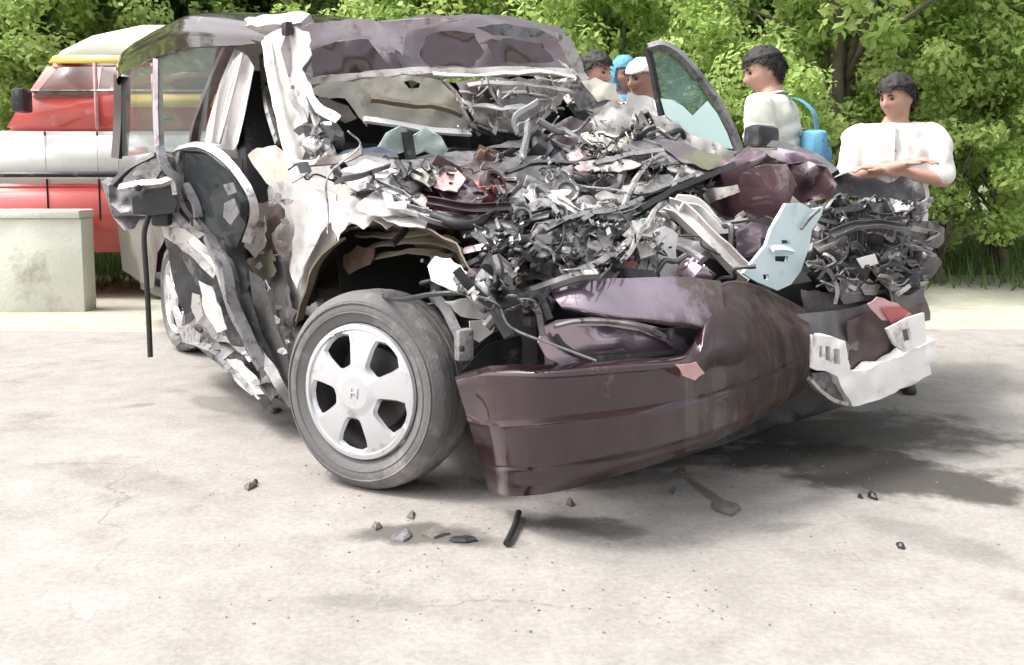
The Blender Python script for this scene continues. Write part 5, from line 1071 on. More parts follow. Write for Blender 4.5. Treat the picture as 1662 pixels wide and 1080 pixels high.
def person(loc, height, face, label, shirt, trousers, skin='skin', head_turn=0.0, head_tilt=0.0, lean=0.0, arms='down', hair='short', group=None, cap=None):
    """standing figure facing -Y before it is turned by `face`; lean bends the trunk forward"""
    rt_ = root('person', loc, label, 'person', group); s = height / 1.70
    Rz = Matrix.Rotation(face, 3, 'Z')
    def W(p): return Vector(loc) + Rz @ (Vector(p) * s)
    hip = Vector((0, 0, .92)); Rl = Matrix.Rotation(lean, 3, 'X')
    def T(p):
        p = Vector(p); return hip + Rl @ (p - hip) if p.z > .92 else p
    torso = [((0, .0, .86), .155, .105), ((0, 0, .94), .165, .11), ((0, 0, 1.04), .15, .10), ((0, 0, 1.14), .152, .10), ((0, -.005, 1.26), .168, .112), ((0, 0, 1.35), .17, .105), ((0, .005, 1.41), .14, .085), ((0, .01, 1.45), .075, .06), ((0, .008, 1.49), .054, .056)]
    tv, tf = loft(torso); tv = [T(v) for v in tv]
    if arms == 'folded':
        J = {-1: [(-.185, .0, 1.385), (-.245, -.07, 1.16), (.05, -.185, 1.23)], 1: [(.185, .0, 1.385), (.245, -.07, 1.15), (-.05, -.165, 1.20)]}
    elif arms == 'front':
        J = {-1: [(-.185, 0, 1.385), (-.225, -.03, 1.11), (-.12, -.22, 1.06)], 1: [(.185, 0, 1.385), (.225, -.03, 1.11), (.10, -.22, 1.03)]}
    else:
        J = {-1: [(-.185, 0, 1.385), (-.235, .02, 1.11), (-.25, -.05, .87)], 1: [(.185, 0, 1.385), (.235, .02, 1.11), (.25, -.05, .87)]}
    body = [(tv, tf)]; shirt_p = []
    stv, stf = loft([((c[0], c[1], c[2]), rx + .026, ry + .026) for c, rx, ry in torso[:7]] + [((0, .008, 1.445), .088, .075)]); shirt_p.append(([T(v) for v in stv], stf))
    for sg, (sh, el, wr) in J.items():
        sh, el, wr = T(sh), T(el), T(wr)
        body += [cap_data(sh, el, .052, .04), cap_data(el, wr, .04, .027)]
        mid = sh.lerp(el, .88)
        shirt_p += [cap_data(sh, mid, .074, .07), cap_data(T((sg * .1, 0, 1.38)), sh, .075, .068)]
        d = (wr - el).normalized(); side_ = d.cross(Vector((0, 0, 1))); side_ = side_.normalized() if side_.length > .2 else Vector((1, 0, 0)); nrm = side_.cross(d)
        pc = wr + d * .05; body.append(cap_data(wr, wr + d * .085, .028, .036, flat=.5, fdir=side_))
        for fi, (off, ln) in enumerate(((-.027, .066), (-.009, .076), (.009, .072), (.027, .056))):
            p0 = wr + d * .09 + side_ * off; p1 = p0 + d * ln * .55 - nrm * .010; p2 = p1 + d * ln * .4 - nrm * .024
            body += [cap_data(p0 - d * .02, p1, .0095, .0085, 8), cap_data(p1, p2, .0085, .007, 8)]
        t0 = wr + d * .03 - side_ * .03 * sg; t1 = t0 + d * .035 - side_ * .025 * sg - nrm * .01; body += [cap_data(t0, t1, .012, .010, 8), cap_data(t1, t1 + d * .03 - nrm * .006, .010, .008, 8)]
    legs = []
    for sg in (-1, 1):
        hp = Vector((sg * .085, 0, .88)); kn = Vector((sg * .095, -.015, .49)); an = Vector((sg * .10, .015, .085))
        body += [cap_data(hp, kn, .085, .056), cap_data(kn, an, .056, .036), cap_data(an + Vector((0, .02, -.05)), an + Vector((sg * .01, -.15, -.055)), .034, .03)]
        legs += [cap_data(hp, kn, .10, .075), cap_data(kn, an + Vector((0, 0, .02)), .075, .062)]
    # head on its neck
    hc = T((0, -.018, 1.578)); Rh = Rl @ Matrix.Rotation(head_turn, 3, 'Z') @ Matrix.Rotation(head_tilt, 3, 'X')
    hv = [hc + Rh @ head_pts(v) for v in IV]
    body.append((hv, IF)); body.append(cap_data(T((0, .012, 1.44)), hc + Rh @ Vector((0, .02, -.05)), .056, .055))
    for sg in (-1, 1):
        ev = [hc + Rh @ (Vector((sg * .074, .012, -.004)) + Vector((v.x * .010, v.y * .019, v.z * .032))) for v in ico(2)[0]]; body.append((ev, ico(2)[1]))
    V, Fs = remesh(*merge(body), .0062, 2)
    mk('body', [W(v) for v in V], Fs, skin, rt_, angle=180)
    V, Fs = remesh(*merge(shirt_p), .011, 5)
    V = [v + noise.noise_vector(v * 7) * .014 + Vector((v.x, v.y, 0)).normalized() * .030 * (abs(noise.noise(Vector((v.x * 6 + v.z * 5, v.y * 6, v.z * 11)))) - .2) + Vector((0, noise.noise(Vector((v.x * 22, v.y * 22, v.z * 9))) * .007, 0)) for v in V]
    mk('shirt', [W(v) for v in V], Fs, shirt, rt_, angle=180)
    bar('collar', [W(hip + Rl @ (Vector((.07 * math.cos(t), .008 + .066 * math.sin(t), 1.452 + .014 * math.sin(t))) - hip)) for t in [(-1.2 + .35 * k - .37) for k in range(19)]], rect(.03 * s, .006), shirt, rt_, sub=2)
    FR = lambda z: -(.126 + (.010 if z > 1.2 else 0))
    bar('placket', [W(T((.0, FR(z) + (.03 if z > 1.38 else 0), z))) for z in (.92, 1.0, 1.1, 1.2, 1.3, 1.37, 1.42)], rect(.03 * s, .006), shirt, rt_, sub=3)
    for z in (1.0, 1.1, 1.2, 1.3): lathe('button', [(.0, 0), (.006, 0), (.006, .003), (0, .004)], W(T((0, FR(z) - .004, z))), Rz @ Vector((0, -1, 0)), 'grey_part', rt_, 8)
    hv, hf = loft([((0, 0, .80), .15, .115), ((0, 0, .88), .172, .122), ((0, 0, .95), .168, .118)]); V, Fs = remesh(*merge(legs + [(hv, hf)]), .013, 4)
    V = [v + noise.noise_vector(v * 8) * .010 for v in V]; mk('trousers', [W(v) for v in V], Fs, trousers, rt_, angle=180)
    for sg in (-1, 1):
        V, Fs = remesh(*merge([cap_data((sg * .10, .04, .045), (sg * .115, -.15, .04), .045, .04)]), .012, 3); V = [Vector((v.x, v.y, max(v.z, 0.002))) for v in V]
        mk('shoe', [W(v) for v in V], Fs, 'shoe', rt_, angle=180)
    # hair or head covering
    hm = []
    for v in IV:
        x, y, z = v; line = .42 if y < -.35 else (.42 - (y + .35) * 1.0)
        if hair == 'cap': line = .30 if y < -.2 else .15
        if hair == 'scarf': line = .35 if y < -.45 else (-.75)
        hm.append(z > max(line, -.55 if hair != 'scarf' else -.9))
    us = [i for i, k in enumerate(hm) if k]; mp = {u: k for k, u in enumerate(us)}
    thk = .016 if hair == 'short' else .013
    top_ = []
    for i in us:
        p = head_pts(IV[i]); n_ = IV[i].normalized(); e = thk * (1 + .5 * noise.noise(p * 45)) + (.010 if IV[i].z > .5 and hair == 'short' else 0)
        top_.append(W(hc + Rh @ (p + n_ * e)))
    fs = [[mp[i] for i in f] for f in IF if all(hm[i] for i in f)]
    V, Fs = thicken(top_, fs, thk * 1.5 * s)
    mk('hair' if hair == 'short' else ('cap' if hair == 'cap' else 'head_scarf'), V, Fs, 'hair' if hair == 'short' else cap, rt_, angle=180)
    if hair == 'short':                                                # loose locks over the scalp
        rh = random.Random(int(loc[0] * 100)); SV = []; SF = []
        for _ in range(1100):
            i = rh.choice(us); p = head_pts(IV[i]); n_ = IV[i].normalized(); e0 = thk * 1.1
            comb = Vector((rh.uniform(-.5, .5), -.55 + rh.uniform(-.5, .5), -.25 + rh.uniform(-.4, .5))); comb = comb - n_ * comb.dot(n_); comb = comb.normalized() if comb.length > .1 else Vector((0, -1, 0))
            sd_ = n_.cross(comb) * .0035; q0 = p + n_ * e0; q1 = q0 + comb * rh.uniform(.010, .02) + n_ * .005; q2 = q1 + comb * rh.uniform(.006, .014) - n_ * rh.uniform(.0, .004)
            k0 = len(SV); SV += [W(hc + Rh @ q) for q in (q0 - sd_, q0 + sd_, q1 + sd_ * .8, q1 - sd_ * .8, q2)]; SF += [(k0, k0 + 1, k0 + 2, k0 + 3), (k0 + 3, k0 + 2, k0 + 4)]
        mk('hair_locks', SV, SF, 'hair', rt_, angle=180)
    for sg in (-1, 1):
        ev = [W(hc + Rh @ (Vector((sg * .029, -.079, .008)) + v * .0085)) for v in ico(2)[0]]; mk('eye', ev, ico(2)[1], 'eye', rt_)
        bar('eyebrow', [W(hc + Rh @ Vector((sg * q, -.094 + abs(q - .028) * .25, zz))) for q, zz in ((.014, .025), (.03, .031), (.046, .025))], rect(.005, .004), 'hair', rt_, sub=2)
    return rt_
def stand(x, d, z=0.0):
    r = ray(x, 300); p = CAM + r * (d / r.y); return Vector((p.x, p.y, z))
VG = -.016
p1 = stand(1266, 4.65, VG)
person(p1, 1.55, R(-122), 'onlooker in cream shirt with short dark hair looking sideways over the wreck, blue bag behind', 'shirt_cream', 'trousers_dark', 'skin_light', head_turn=R(34), head_tilt=R(8), lean=R(7))
person(stand(1450, 4.3, VG), 1.375, R(-20), 'young onlooker in white shirt standing with folded arms beside the wreck', 'shirt_white', 'trousers_dark', 'skin_light', head_turn=R(-36), head_tilt=R(10), arms='folded')
person(stand(962, 6.0, VG), 1.68, R(40), 'onlooker in pink shirt with dark hair behind the crushed roof edge', 'shirt_pink', 'trousers_grey', 'skin_light', head_turn=R(10), head_tilt=R(6))
person(stand(1008, 6.6, VG), 1.74, R(20), 'onlooker with blue cloth over the head between two other onlookers', 'shirt_blue', 'trousers_dark', 'skin', hair='scarf', cap='cloth_blue', head_tilt=R(10))
person(stand(1042, 5.55, VG), 1.60, R(-40), 'onlooker in white shirt and white cap beside the standing door glass', 'shirt_white', 'trousers_grey', 'skin', hair='cap', cap='shirt_white', head_tilt=R(12), head_turn=R(-10))
# blue bag slung on the first onlooker's back
bgc = p1 + Vector((.13, -.10, 1.06))
bag = root('shoulder_bag', p1 + Vector((.2, .06, .95)), 'blue cloth bag hanging at the back of the onlooker in cream shirt', 'bag')
V, Fs = box_data(bgc, .09, .18, .2, None, .42); V = [v + noise.noise_vector(v * 11) * .018 for v in V]; mk('pouch', V, Fs, 'cloth_blue', bag)
bar('flap_edge', [bgc + Vector((.0, -.095, .05)), bgc + Vector((.047, -.05, .045)), bgc + Vector((.05, .03, .045)), bgc + Vector((.0, .09, .05))], rect(.012, .006), 'trousers_grey', bag, sub=3)
V, Fs = box_data(bgc + Vector((.03, -.01, -.03)), .06, .14, .11, None, .4); mk('pocket', V, Fs, 'cloth_blue', bag)
bar('strap', [bgc + Vector((0, -.02, .09)), bgc + Vector((-.02, -.02, .18)), bgc + Vector((-.08, .06, .245)), bgc + Vector((-.16, .12, .22))], rect(.03, .004), 'cloth_blue', bag)

# ================================================================ VAN AND WALL BEHIND
mat('van_red', (0.50, 0.065, 0.055), 0.35, 0, 0.15, 3, coat=.5, dirt=(0.45, 0.3, 0.28), dirt_amt=.1)
mat('van_white', (0.72, 0.71, 0.69), 0.4, 0, 0.06, 3, coat=.3, dirt=(0.5, 0.46, 0.42), dirt_amt=.15)
mat('van_roof', (0.42, 0.44, 0.37), 0.45, 0, 0.12, 3, dirt=(0.42, 0.40, 0.34), dirt_amt=.2)
mat('van_yellow', (0.72, 0.52, 0.12), 0.4, 0, 0.08, 3)
mat('concrete', (0.62, 0.62, 0.54), 0.9, 0, 0.1, 3, bump=.4, bscale=30, dirt=(0.34, 0.33, 0.28), dirt_amt=.25, dscale=2)
VY = 7.6
van = root('parked_van', (-4.0, VY, -.02), 'red and white van with grey-green roof and yellow stripe parked behind the wall', 'van')
vx = lambda px: (px - CX) / FPX * VY
X0 = vx(390); Xn = -5.5                 # tail, nose
prof_r = [(X0, 1.5), (X0, 1.86), (X0 - .08, 2.03), (X0 - .35, 2.08), (vx(300) + .0, 2.085), (vx(255), 2.0), (vx(205), 1.875)]
def ext(name, pts, y0, y1, m, parent=van, crown=0.0):
    n = len(pts); V = [(x, y0, z) for x, z in pts] + [(x, y1, z) for x, z in pts]
    Fs = [tuple(range(n)), tuple(range(2 * n - 1, n - 1, -1))] + [(i, i + n, (i + 1) % n + n, (i + 1) % n) for i in range(n)]
    o = mk(name, V, Fs, m, parent, smooth=False); bm = bmesh.new(); bm.from_mesh(o.data); bmesh.ops.recalc_face_normals(bm, faces=bm.faces)
    bmesh.ops.bevel(bm, geom=[e for e in bm.edges if e.calc_face_angle(0) > .6], offset=.035 if crown == 0 else crown, segments=3, affect='EDGES', clamp_overlap=True); bm.to_mesh(o.data); bm.free()
    o.data.polygons.foreach_set('use_smooth', [True] * len(o.data.polygons)); return o
ext('roof', [(X0, 1.80), (X0 - .02, 1.95), (X0 - .15, 2.06), (X0 - .5, 2.08), (vx(240), 2.08), (vx(160), 2.0), (vx(110), 1.89), (vx(90), 1.80)], VY, VY + 1.5, 'van_roof')
ext('upper_body', [(X0 + .02, 1.28), (X0 + .02, 1.80), (vx(88), 1.80), (vx(40), 1.50), (vx(10), 1.28)], VY + .01, VY + 1.49, 'van_red')
ext('waist_band', [(X0 + .03, .88), (X0 + .03, 1.28), (vx(8), 1.28), (vx(-60), 1.20), (Xn + .1, 1.10), (Xn + .02, .88)], VY - .01, VY + 1.51, 'van_white')
ext('lower_body', [(X0 + .02, .35), (X0 + .02, .88), (Xn, .88), (Xn - .04, .7), (Xn - .02, .35)], VY, VY + 1.5, 'van_red')
ext('bumper', [(Xn - .1, .35), (Xn - .1, .58), (Xn + .12, .58), (Xn + .12, .35)], VY - .02, VY + 1.52, 'van_white')
def panel(name, pts, m, y=VY - .0, th=.02): return ext(name, pts, y - th, y + .02, m, van, .008)
for (xa, xb) in ((262, 372), (170, 252)):
    panel('side_window', [(vx(xa), 1.60), (vx(xa) + .03, 1.77), (vx(xb), 1.77), (vx(xb), 1.60)], 'glass_tint', th=.012)
panel('front_window', [(vx(62), 1.53), (vx(106), 1.765), (vx(160), 1.765), (vx(160), 1.53)], 'glass_tint', th=.012)
panel('yellow_stripe', [(vx(384), 1.46), (vx(384), 1.56), (vx(200), 1.56), (vx(200), 1.46)], 'van_yellow', th=.008)
panel('roof_stripe', [(vx(380), 1.79), (vx(380), 1.85), (vx(100), 1.85), (vx(90), 1.79)], 'van_yellow', th=.012)
for px in (165, 257): panel('door_pillar', [(vx(px) - .015, 1.29), (vx(px) - .015, 1.8), (vx(px) + .012, 1.8), (vx(px) + .012, 1.29)], 'pink_cloth', th=.014)
for px in (256, 164, 80):
    panel('door_gap', [(vx(px) - .006, .6), (vx(px) - .006, 1.28), (vx(px) + .006, 1.28), (vx(px) + .006, .6)], 'black_plastic', y=VY - .01, th=.003)
panel('rub_strip', [(X0 - .05, .93), (X0 - .05, .97), (Xn + .2, .97), (Xn + .2, .93)], 'black_plastic', y=VY - .01, th=.02)
panel('window_trim', [(X0 - .05, 1.575), (X0 - .05, 1.592), (vx(60), 1.592), (vx(60), 1.575)], 'bare', th=.016)
box('van_mirror', (vx(58), VY - .12, 1.5), (.1, .16, .18), 'black_plastic', van, None, .25)
panel('door_handle', [(vx(262), 1.36), (vx(262), 1.39), (vx(288), 1.39), (vx(288), 1.36)], 'black_plastic', th=.03)
panel('side_marker', [(vx(200), 1.04), (vx(200), 1.16), (vx(246), 1.16), (vx(246), 1.04)], 'van_red', y=VY - .012, th=.012)
for x in (X0 - .55, Xn + .65):
    for y in (VY + .09, VY + 1.41):
        lathe('wheel', [(.06, .0), (.16, .0), (.18, -.02), (.2, .01), (.27, .015), (.3, -.02), (.3, -.14), (.2, -.16)], (x, y - .1 if y < VY + 1 else y + .02, .28), (0, -1, 0), 'rubber', van, 32)
ext('headlight', [(Xn - .05, .75), (Xn - .05, .92), (Xn + .05, .94), (Xn + .05, .74)], VY + .1, VY + .35, 'white_plastic')
# wall: lime-washed parapet blocks with a coping
wy = 7.0
wall = root('parapet_wall', (-5.0, wy, 0), 'low pale lime-washed roadside parapet wall in front of the red van', 'wall')
x = -3.05
while x > -9:
    L = .62
    V, Fs = box_data(Vector((x - L / 2, wy + rj.uniform(-.004, .004), .31)), L - .008, .2, .66, None, .04); mk('block', V, Fs, 'concrete', wall)
    V, Fs = box_data(Vector((x - L / 2, wy, .672)), L - .006, .25, .06, None, .2); mk('coping_stone', V, Fs, 'concrete', wall)
    x -= L

# ================================================================ TREES
def leaf_mat(name, c1, c2, tr=.35):
    m = bpy.data.materials.new(name); m.use_nodes = True; MATS[name] = m; n = m.node_tree; b = n.nodes['Principled BSDF']
    at = n.nodes.new('ShaderNodeAttribute'); at.attribute_name = 'tint'
    cr = n.nodes.new('ShaderNodeValToRGB'); cr.color_ramp.elements[0].color = (*c1, 1); cr.color_ramp.elements[1].color = (*c2, 1)
    n.links.new(at.outputs['Fac'], cr.inputs['Fac']); n.links.new(cr.outputs['Color'], b.inputs['Base Color']); b.inputs['Roughness'].default_value = .55
    t = n.nodes.new('ShaderNodeBsdfTranslucent'); n.links.new(cr.outputs['Color'], t.inputs['Color'])
    ad = n.nodes.new('ShaderNodeMixShader'); ad.inputs[0].default_value = tr
    n.links.new(b.outputs[0], ad.inputs[1]); n.links.new(t.outputs[0], ad.inputs[2]); n.links.new(ad.outputs[0], n.nodes['Material Output'].inputs['Surface']); return m
leaf_mat('leaf_bright', (0.24, 0.38, 0.07), (0.55, 0.66, 0.25), .5)
leaf_mat('leaf_mid', (0.15, 0.28, 0.06), (0.36, 0.48, 0.16), .45)
leaf_mat('leaf_dark', (0.06, 0.14, 0.03), (0.16, 0.27, 0.07), .4)
leaf_mat('grass_blade', (0.08, 0.15, 0.03), (0.20, 0.28, 0.07), .3)
mat('bark', (0.12, 0.10, 0.075), .9, 0, .3, 10, bump=.6, bscale=30)
def leaves(name, centres, radii, per, size, seed, droop=.3):
    """leaf-sized folded blades clustered in clumps"""
    g = np.random.default_rng(seed); n = per * len(centres)
    ci = np.repeat(np.arange(len(centres)), per); c = np.array(centres)[ci]; r = np.array(radii)[ci]
    d = g.normal(size=(n, 3)); d /= np.linalg.norm(d, axis=1)[:, None]; rad = r * (g.random(n) ** .45); p = c + d * rad[:, None] * np.array([1, 1, .8])
    nr = d * .6 + g.normal(size=(n, 3)) * .6 + np.array([0, 0, .7]); nr /= np.linalg.norm(nr, axis=1)[:, None]
    t = np.cross(nr, g.normal(size=(n, 3))); t /= np.linalg.norm(t, axis=1)[:, None]; t[:, 2] -= droop; b = np.cross(nr, t); b /= np.linalg.norm(b, axis=1)[:, None]
    L = size * g.uniform(.6, 1.4, n)[:, None]; wd = L * .3
    v = np.stack([p - t * L * .5, p + b * wd + nr * L * .08, p + t * L * .5, p - b * wd + nr * L * .08], 1).reshape(-1, 3)
    me = bpy.data.meshes.new(name); me.vertices.add(4 * n); me.vertices.foreach_set('co', v.ravel())
    f = np.arange(n) * 4; tri = np.stack([f, f + 1, f + 2, f, f + 2, f + 3], 1).ravel()
    me.loops.add(6 * n); me.loops.foreach_set('vertex_index', tri); me.polygons.add(2 * n); me.polygons.foreach_set('loop_start', np.arange(2 * n) * 3); me.polygons.foreach_set('loop_total', np.full(2 * n, 3))
    a = me.attributes.new('tint', 'FLOAT', 'POINT'); tint = np.clip(g.random(len(centres))[ci] * .55 + g.random(n) * .45, 0, 1); a.data.foreach_set('value', np.repeat(tint, 4))
    me.update(); me.validate(); return me
def tree_proto(seed, hgt, cr, base, m, leaf=.09, clumps=70, per=150, trunk_r=.09):
    r = random.Random(seed); cs = []; rad = []
    limbs = []; topz = base + cr * .6
    for k in range(9):
        a = 6.283 * k / 9 + r.uniform(-.3, .3); e = r.uniform(.1, 1.2); L = cr * r.uniform(.6, 1.0); z0 = base * r.uniform(.55, 1.0)
        p1_ = Vector((math.cos(a) * L * math.cos(e), math.sin(a) * L * math.cos(e), z0 + L * math.sin(e) + .3)); limbs.append([Vector((0, 0, z0)), Vector((p1_.x * .4, p1_.y * .4, z0 + (p1_.z - z0) * .55)), p1_])
    while len(cs) < clumps:
        q = Vector((r.uniform(-1, 1), r.uniform(-1, 1), r.uniform(-1, 1)))
        if not .35 < q.length < 1: continue
        cs.append((q.x * cr, q.y * cr, base + (hgt - base) * .5 + q.z * (hgt - base) * .5)); rad.append(r.uniform(.2, .42) * cr * .6)
    me = leaves('crown', cs, rad, per, leaf, seed); me.materials.append(MATS[m])
    lean_ = Vector((r.uniform(-.15, .15), r.uniform(-.15, .15), 0))
    ps = [sweep_data(spline([Vector((0, 0, -.05)), Vector((0, 0, base * .5)) + lean_ * .5, Vector((0, 0, base)) + lean_, Vector((0, 0, hgt * .8)) + lean_ * 1.5], 4), circ(trunk_r, 9), [1.35, 1.1, 1.02, .97, .93, .9, .86, .8, .75, .65, .5, .35, .2])]
    ps += [sweep_data(spline(l, 4), circ(trunk_r * .45, 6), [1, .9, .8, .7, .6, .5, .4, .3, .15]) for l in limbs]
    V, Fs = merge(ps); tm = bpy.data.meshes.new('trunk'); tm.from_pydata([tuple(v) for v in V], [], Fs); tm.polygons.foreach_set('use_smooth', [True] * len(tm.polygons)); tm.materials.append(MATS['bark'])
    return me, tm
PR = {'bright': tree_proto(1, 3.4, 1.3, .5, 'leaf_bright', .07, 85, 240, .05), 'bush': tree_proto(2, 2.3, 1.1, .3, 'leaf_bright', .055, 75, 260, .04),
      'mid': tree_proto(3, 5.2, 1.9, 1.8, 'leaf_mid', .10, 90, 190, .09), 'dark': tree_proto(4, 6.0, 2.3, 1.6, 'leaf_dark', .12, 100, 200, .13), 'pale': tree_proto(5, 4.6, 1.5, 1.9, 'leaf_bright', .095, 70, 150, .085)}
TL = {'bright': 'bright yellow-green bushy sapling in the roadside thicket', 'bush': 'low bright green bush in the roadside thicket', 'mid': 'mid-green leafy tree at the outer end of the roadside thicket',
      'dark': 'dense dark green tree standing behind the thicket', 'pale': 'slender light green tree with a bare lower trunk'}
TLAB = ['bright yellow-green sapling right behind the onlooker with blue head cloth', 'bright sapling rising beyond the far edge of the crushed roof', 'low bright bush between the standing door glass and the cream-shirted onlooker',
    'low bush seen through the standing door glass', 'yellow-green sapling close behind the face of the cream-shirted onlooker', 'slender light tree with bare trunk between the cream-shirted and the folded-arms onlookers',
    'slender light tree right behind the head of the folded-arms onlooker', 'bright sapling beside the shoulder of the folded-arms onlooker', 'low bush behind the blue shoulder bag', 'low bush at the elbow of the folded-arms onlooker',
    'mid-green tree whose crown hangs over the cream-shirted onlooker', 'dense dark tree above the top corner of the standing door glass', 'dense dark tree behind the bare trunk between two onlookers', 'mid-green tree above the middle of the crushed roof',
    'dense dark tree above the folded front corner of the roof', 'mid-green tree behind the tail of the red van roof', 'dense dark tree above the roof of the red van', 'dense dark tree above the bonnet of the red van', None,
    'bright sapling behind the bonnet of the red van', 'bright sapling just above the crushed roof ridge', 'low bush hidden low behind the crushed roof', 'dense dark tree above the far end of the crushed roof', None, 'dense dark tree behind the slender tree by the folded-arms onlooker', None, None,
    'dense dark tree behind the heads of the three grouped onlookers', None, 'low bush behind the onlooker in white cap', 'mid-green tree above the onlooker in white cap']
def tree(kind, x, d, sc=1.0, rot=0.0, nm=None, label=None):
    o = bpy.data.objects.new(nm or ('bush' if kind in ('bush',) else 'tree'), None); COL.objects.link(o); p = stand(x, d, -.03); o.location = p; o.rotation_euler.z = rot; o.scale = (sc, sc, sc)
    o['label'] = label or TL[kind]; o['category'] = 'bush' if kind == 'bush' else 'tree'; o['group'] = {'bright': 'bushy saplings', 'bush': 'low bushes', 'mid': 'mid-green trees', 'dark': 'dark trees at the back', 'pale': 'slender trees'}[kind]
    for n_, me in zip(('crown', 'trunk'), PR[kind]):
        c = bpy.data.objects.new(n_, me); COL.objects.link(c); c.parent = o
    return o
for i, (k, x, d, sc) in enumerate((('bright', 985, 9.2, 1.05), ('bright', 915, 10.0, 1.15), ('bush', 1175, 8.0, .95), ('bush', 1120, 9.0, 1.0), ('bright', 1200, 9.2, .8), ('pale', 1368, 8.6, 1.0), ('pale', 1490, 9.8, 1.1), ('bright', 1430, 9.6, 1.0), ('bush', 1340, 9.4, 1.0), ('bush', 1530, 8.8, 1.1),
        ('mid', 1250, 11.2, 1.0), ('dark', 1120, 12.5, 1.0), ('dark', 1330, 13.5, 1.05), ('mid', 700, 12.0, 1.0), ('dark', 560, 13.0, 1.0), ('mid', 420, 12.4, 1.05), ('dark', 250, 13.2, 1.0), ('dark', 90, 12.0, 1.0), ('mid', -60, 11.5, 1.0), ('bright', 60, 10.2, 1.1), ('bright', 640, 10.6, 1.0), ('bush', 800, 10.2, 1.1), ('dark', 860, 13.0, 1.0), ('mid', 1620, 11.0, 1.0), ('dark', 1500, 13.0, 1.1), ('bright', 1640, 9.6, 1.0), ('dark', 1720, 12.8, 1.1), ('dark', 980, 15.0, 1.1), ('bush', -20, 9.6, 1.1), ('bush', 1070, 10.0, 1.1), ('mid', 1020, 11.6, .95))):
    tree(k, x, d, sc, i * 1.37, label=TLAB[i])
# far wood behind everything: one leafy mass
cs = []; rd = []; rw = random.Random(9)
for k in range(640):
    cs.append((rw.uniform(-21, 21), rw.uniform(16, 20), rw.uniform(0, 7.5))); rd.append(rw.uniform(.6, 1.2))
fwm = leaves('far_wood', cs, rd, 130, .22, 77); fwm.materials.append(MATS['leaf_dark']); fo_ = bpy.data.objects.new('far_wood', fwm); COL.objects.link(fo_)
top(fo_, 'dense dark green wood closing the view behind the roadside trees', 'wood', kind='stuff')
# grass at the back of the verge
g = np.random.default_rng(5); n = 26000; px = g.uniform(-11, 11, n); py = 8.2 + g.random(n) ** .8 * 6; hh = g.uniform(.06, .26, n); an = g.uniform(0, 6.28, n); wd = .006 + .006 * g.random(n)
v = np.zeros((n, 3, 3)); v[:, 0] = np.stack([px - np.cos(an) * wd, py - np.sin(an) * wd, np.full(n, -.02)], 1); v[:, 1] = np.stack([px + np.cos(an) * wd, py + np.sin(an) * wd, np.full(n, -.02)], 1)
v[:, 2] = np.stack([px + g.normal(size=n) * .06, py + g.normal(size=n) * .06, hh], 1)
gm = bpy.data.meshes.new('grass'); gm.from_pydata(v.reshape(-1, 3).tolist(), [], np.arange(3 * n).reshape(-1, 3).tolist()); a = gm.attributes.new('tint', 'FLOAT', 'POINT'); a.data.foreach_set('value', np.repeat(g.random(n), 3)); gm.materials.append(MATS['grass_blade'])
go = bpy.data.objects.new('grass', gm); COL.objects.link(go); top(go, 'thin green grass along the back of the dusty verge', 'grass', kind='stuff')

# ================================================================ DEBRIS ON THE ROAD
rd_ = random.Random(8)
def chip(name, x, y, sx_, sy_, hz_, m, label, seed, cat_='debris'):
    """broken lump lying on the road, outline in photo pixels"""
    r = random.Random(seed); c = ground_pt(x, y); ux = (ground_pt(x + sx_, y) - c).length; uy = (ground_pt(x, y + sy_) - c).length; n_ = 9; V = []
    ang = [6.283 * i / n_ + r.uniform(-.25, .25) for i in range(n_)]; rr_ = [r.uniform(.6, 1.1) for _ in ang]
    for lev, f in ((0, 1.0), (.5, .95), (1.0, .55)):
        for t, q in zip(ang, rr_): V.append(c + Vector((math.cos(t) * ux * q * f, math.sin(t) * uy * q * f, lev * hz_ * (r.uniform(.6, 1.2) if lev else 0) + .0005)))
    Fs = [tuple(range(n_ - 1, -1, -1)), tuple(2 * n_ + i for i in range(n_))]
    for l in range(2):
        for i in range(n_): Fs.append((l * n_ + i, l * n_ + (i + 1) % n_, (l + 1) * n_ + (i + 1) % n_, (l + 1) * n_ + i))
    o = mk(name, V, Fs, m, None, angle=20); top(o, label, cat_); return o
mat('oil', (0.045, 0.04, 0.036), .35, 0, .3, 20)
mat('dirt_clod', (0.13, 0.115, 0.10), .9, 0, .3, 30, bump=.5, bscale=80)
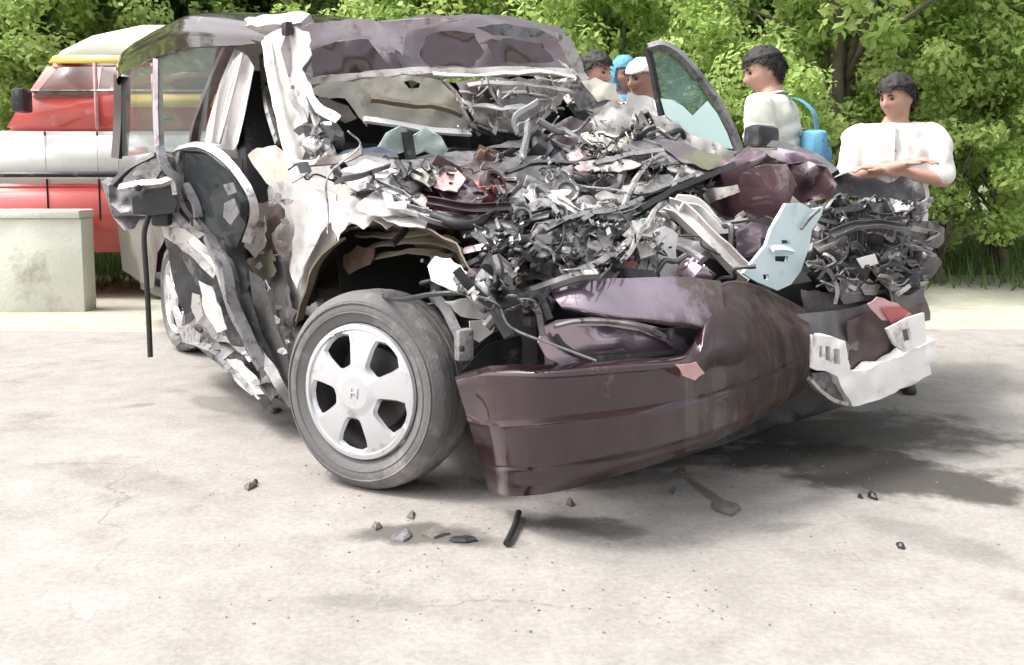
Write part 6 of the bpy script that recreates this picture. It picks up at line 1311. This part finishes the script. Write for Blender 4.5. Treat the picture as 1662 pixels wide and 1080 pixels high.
for i, (n_, x, y, a, b, h_, m, lb) in enumerate((
    ('stone', 408, 790, 12, 7, .016, 'dirt_clod', 'single small grey stone on the bare road beside the front wheel'),
    ('plastic_shard', 1178, 828, 28, 12, .018, 'dirt_clod', 'dark clod of dirt on the pale road in front of the bumper scrape'),
    ('plastic_shard', 1106, 770, 20, 9, .016, 'dirt_clod', 'dark broken fragment right under the bumper lower edge'),
    ('stone', 1416, 808, 7, 5, .016, 'black_plastic', 'small black chip on the road beyond the dark spill'),
    ('stone', 1396, 808, 4, 3, .01, 'black_plastic', 'tiny black chip next to a larger chip on the road'),
    ('stone', 612, 856, 9, 6, .012, 'dirt_clod', 'small brown clod at the edge of the debris trail'),
    ('stone', 668, 838, 8, 6, .010, 'dirt_clod', 'small brown clod above the debris trail'),
    ('plastic_shard', 655, 872, 20, 10, .012, 'grey_part', 'grey broken trim fragment in the debris trail'),
    ('plastic_shard', 706, 868, 24, 11, .015, 'dirt_clod', 'brown dirt lump in the middle of the debris trail'),
    ('plastic_shard', 752, 878, 26, 7, .010, 'black_plastic', 'long dark trim splinter in the debris trail beside the black rod'),
    ('stone', 1098, 800, 8, 5, .012, 'grey_part', 'small grey chip between two dark clods on the road'),
    ('stone', 925, 818, 7, 6, .014, 'dirt_clod', 'small dark clod on the road just in front of the bumper'),
    ('stone', 1000, 770, 16, 6, .012, 'dirt_clod', 'flat dark clod against the shadow of the bumper'),
    ('stone', 1462, 889, 7, 5, .012, 'black_plastic', 'small black chip far out on the pale road'),
    ('stone', 590, 660, 9, 5, .012, 'dirt_clod', 'small dark clod beside the torn sill behind the front wheel'))):
    if n_ == 'stone' and i == 14: x, y = 446, 668
    chip(n_, x, y, a, b, h_, m, lb, 40 + i)
p0 = ground_pt(822, 882, .012); p1_ = ground_pt(842, 832, .014)
rod = tube('black_rod', [p0, (p0 + p1_) / 2 + Vector((.004, 0, .002)), p1_], .009, 'rubber_black', None, n=8)
top(rod, 'short black rubber rod lying on the road in front of the bumper', 'rod')
# glass crumbs and grit
mat('grit', (0.24, 0.225, 0.21), .5, 0, .5, 60)
ps = []
for k in range(650):
    x = rd_.gauss(900, 300); y = 690 + rd_.random() ** 2.0 * 340
    if not 100 < x < 1660: continue
    c = ground_pt(x, y); z = rd_.uniform(.0008, .0032); ps.append(box_data(c + Vector((0, 0, z * .4)), z * rd_.uniform(.8, 2.2), z * rd_.uniform(.8, 2), z, Matrix.Rotation(rd_.uniform(0, 3), 3, 'Z'), 0))
V, Fs = merge(ps); gr = mk('grit', V, Fs, 'grit', None, smooth=False); top(gr, 'scattered grit and broken glass crumbs on the pale road', 'grit', kind='stuff')
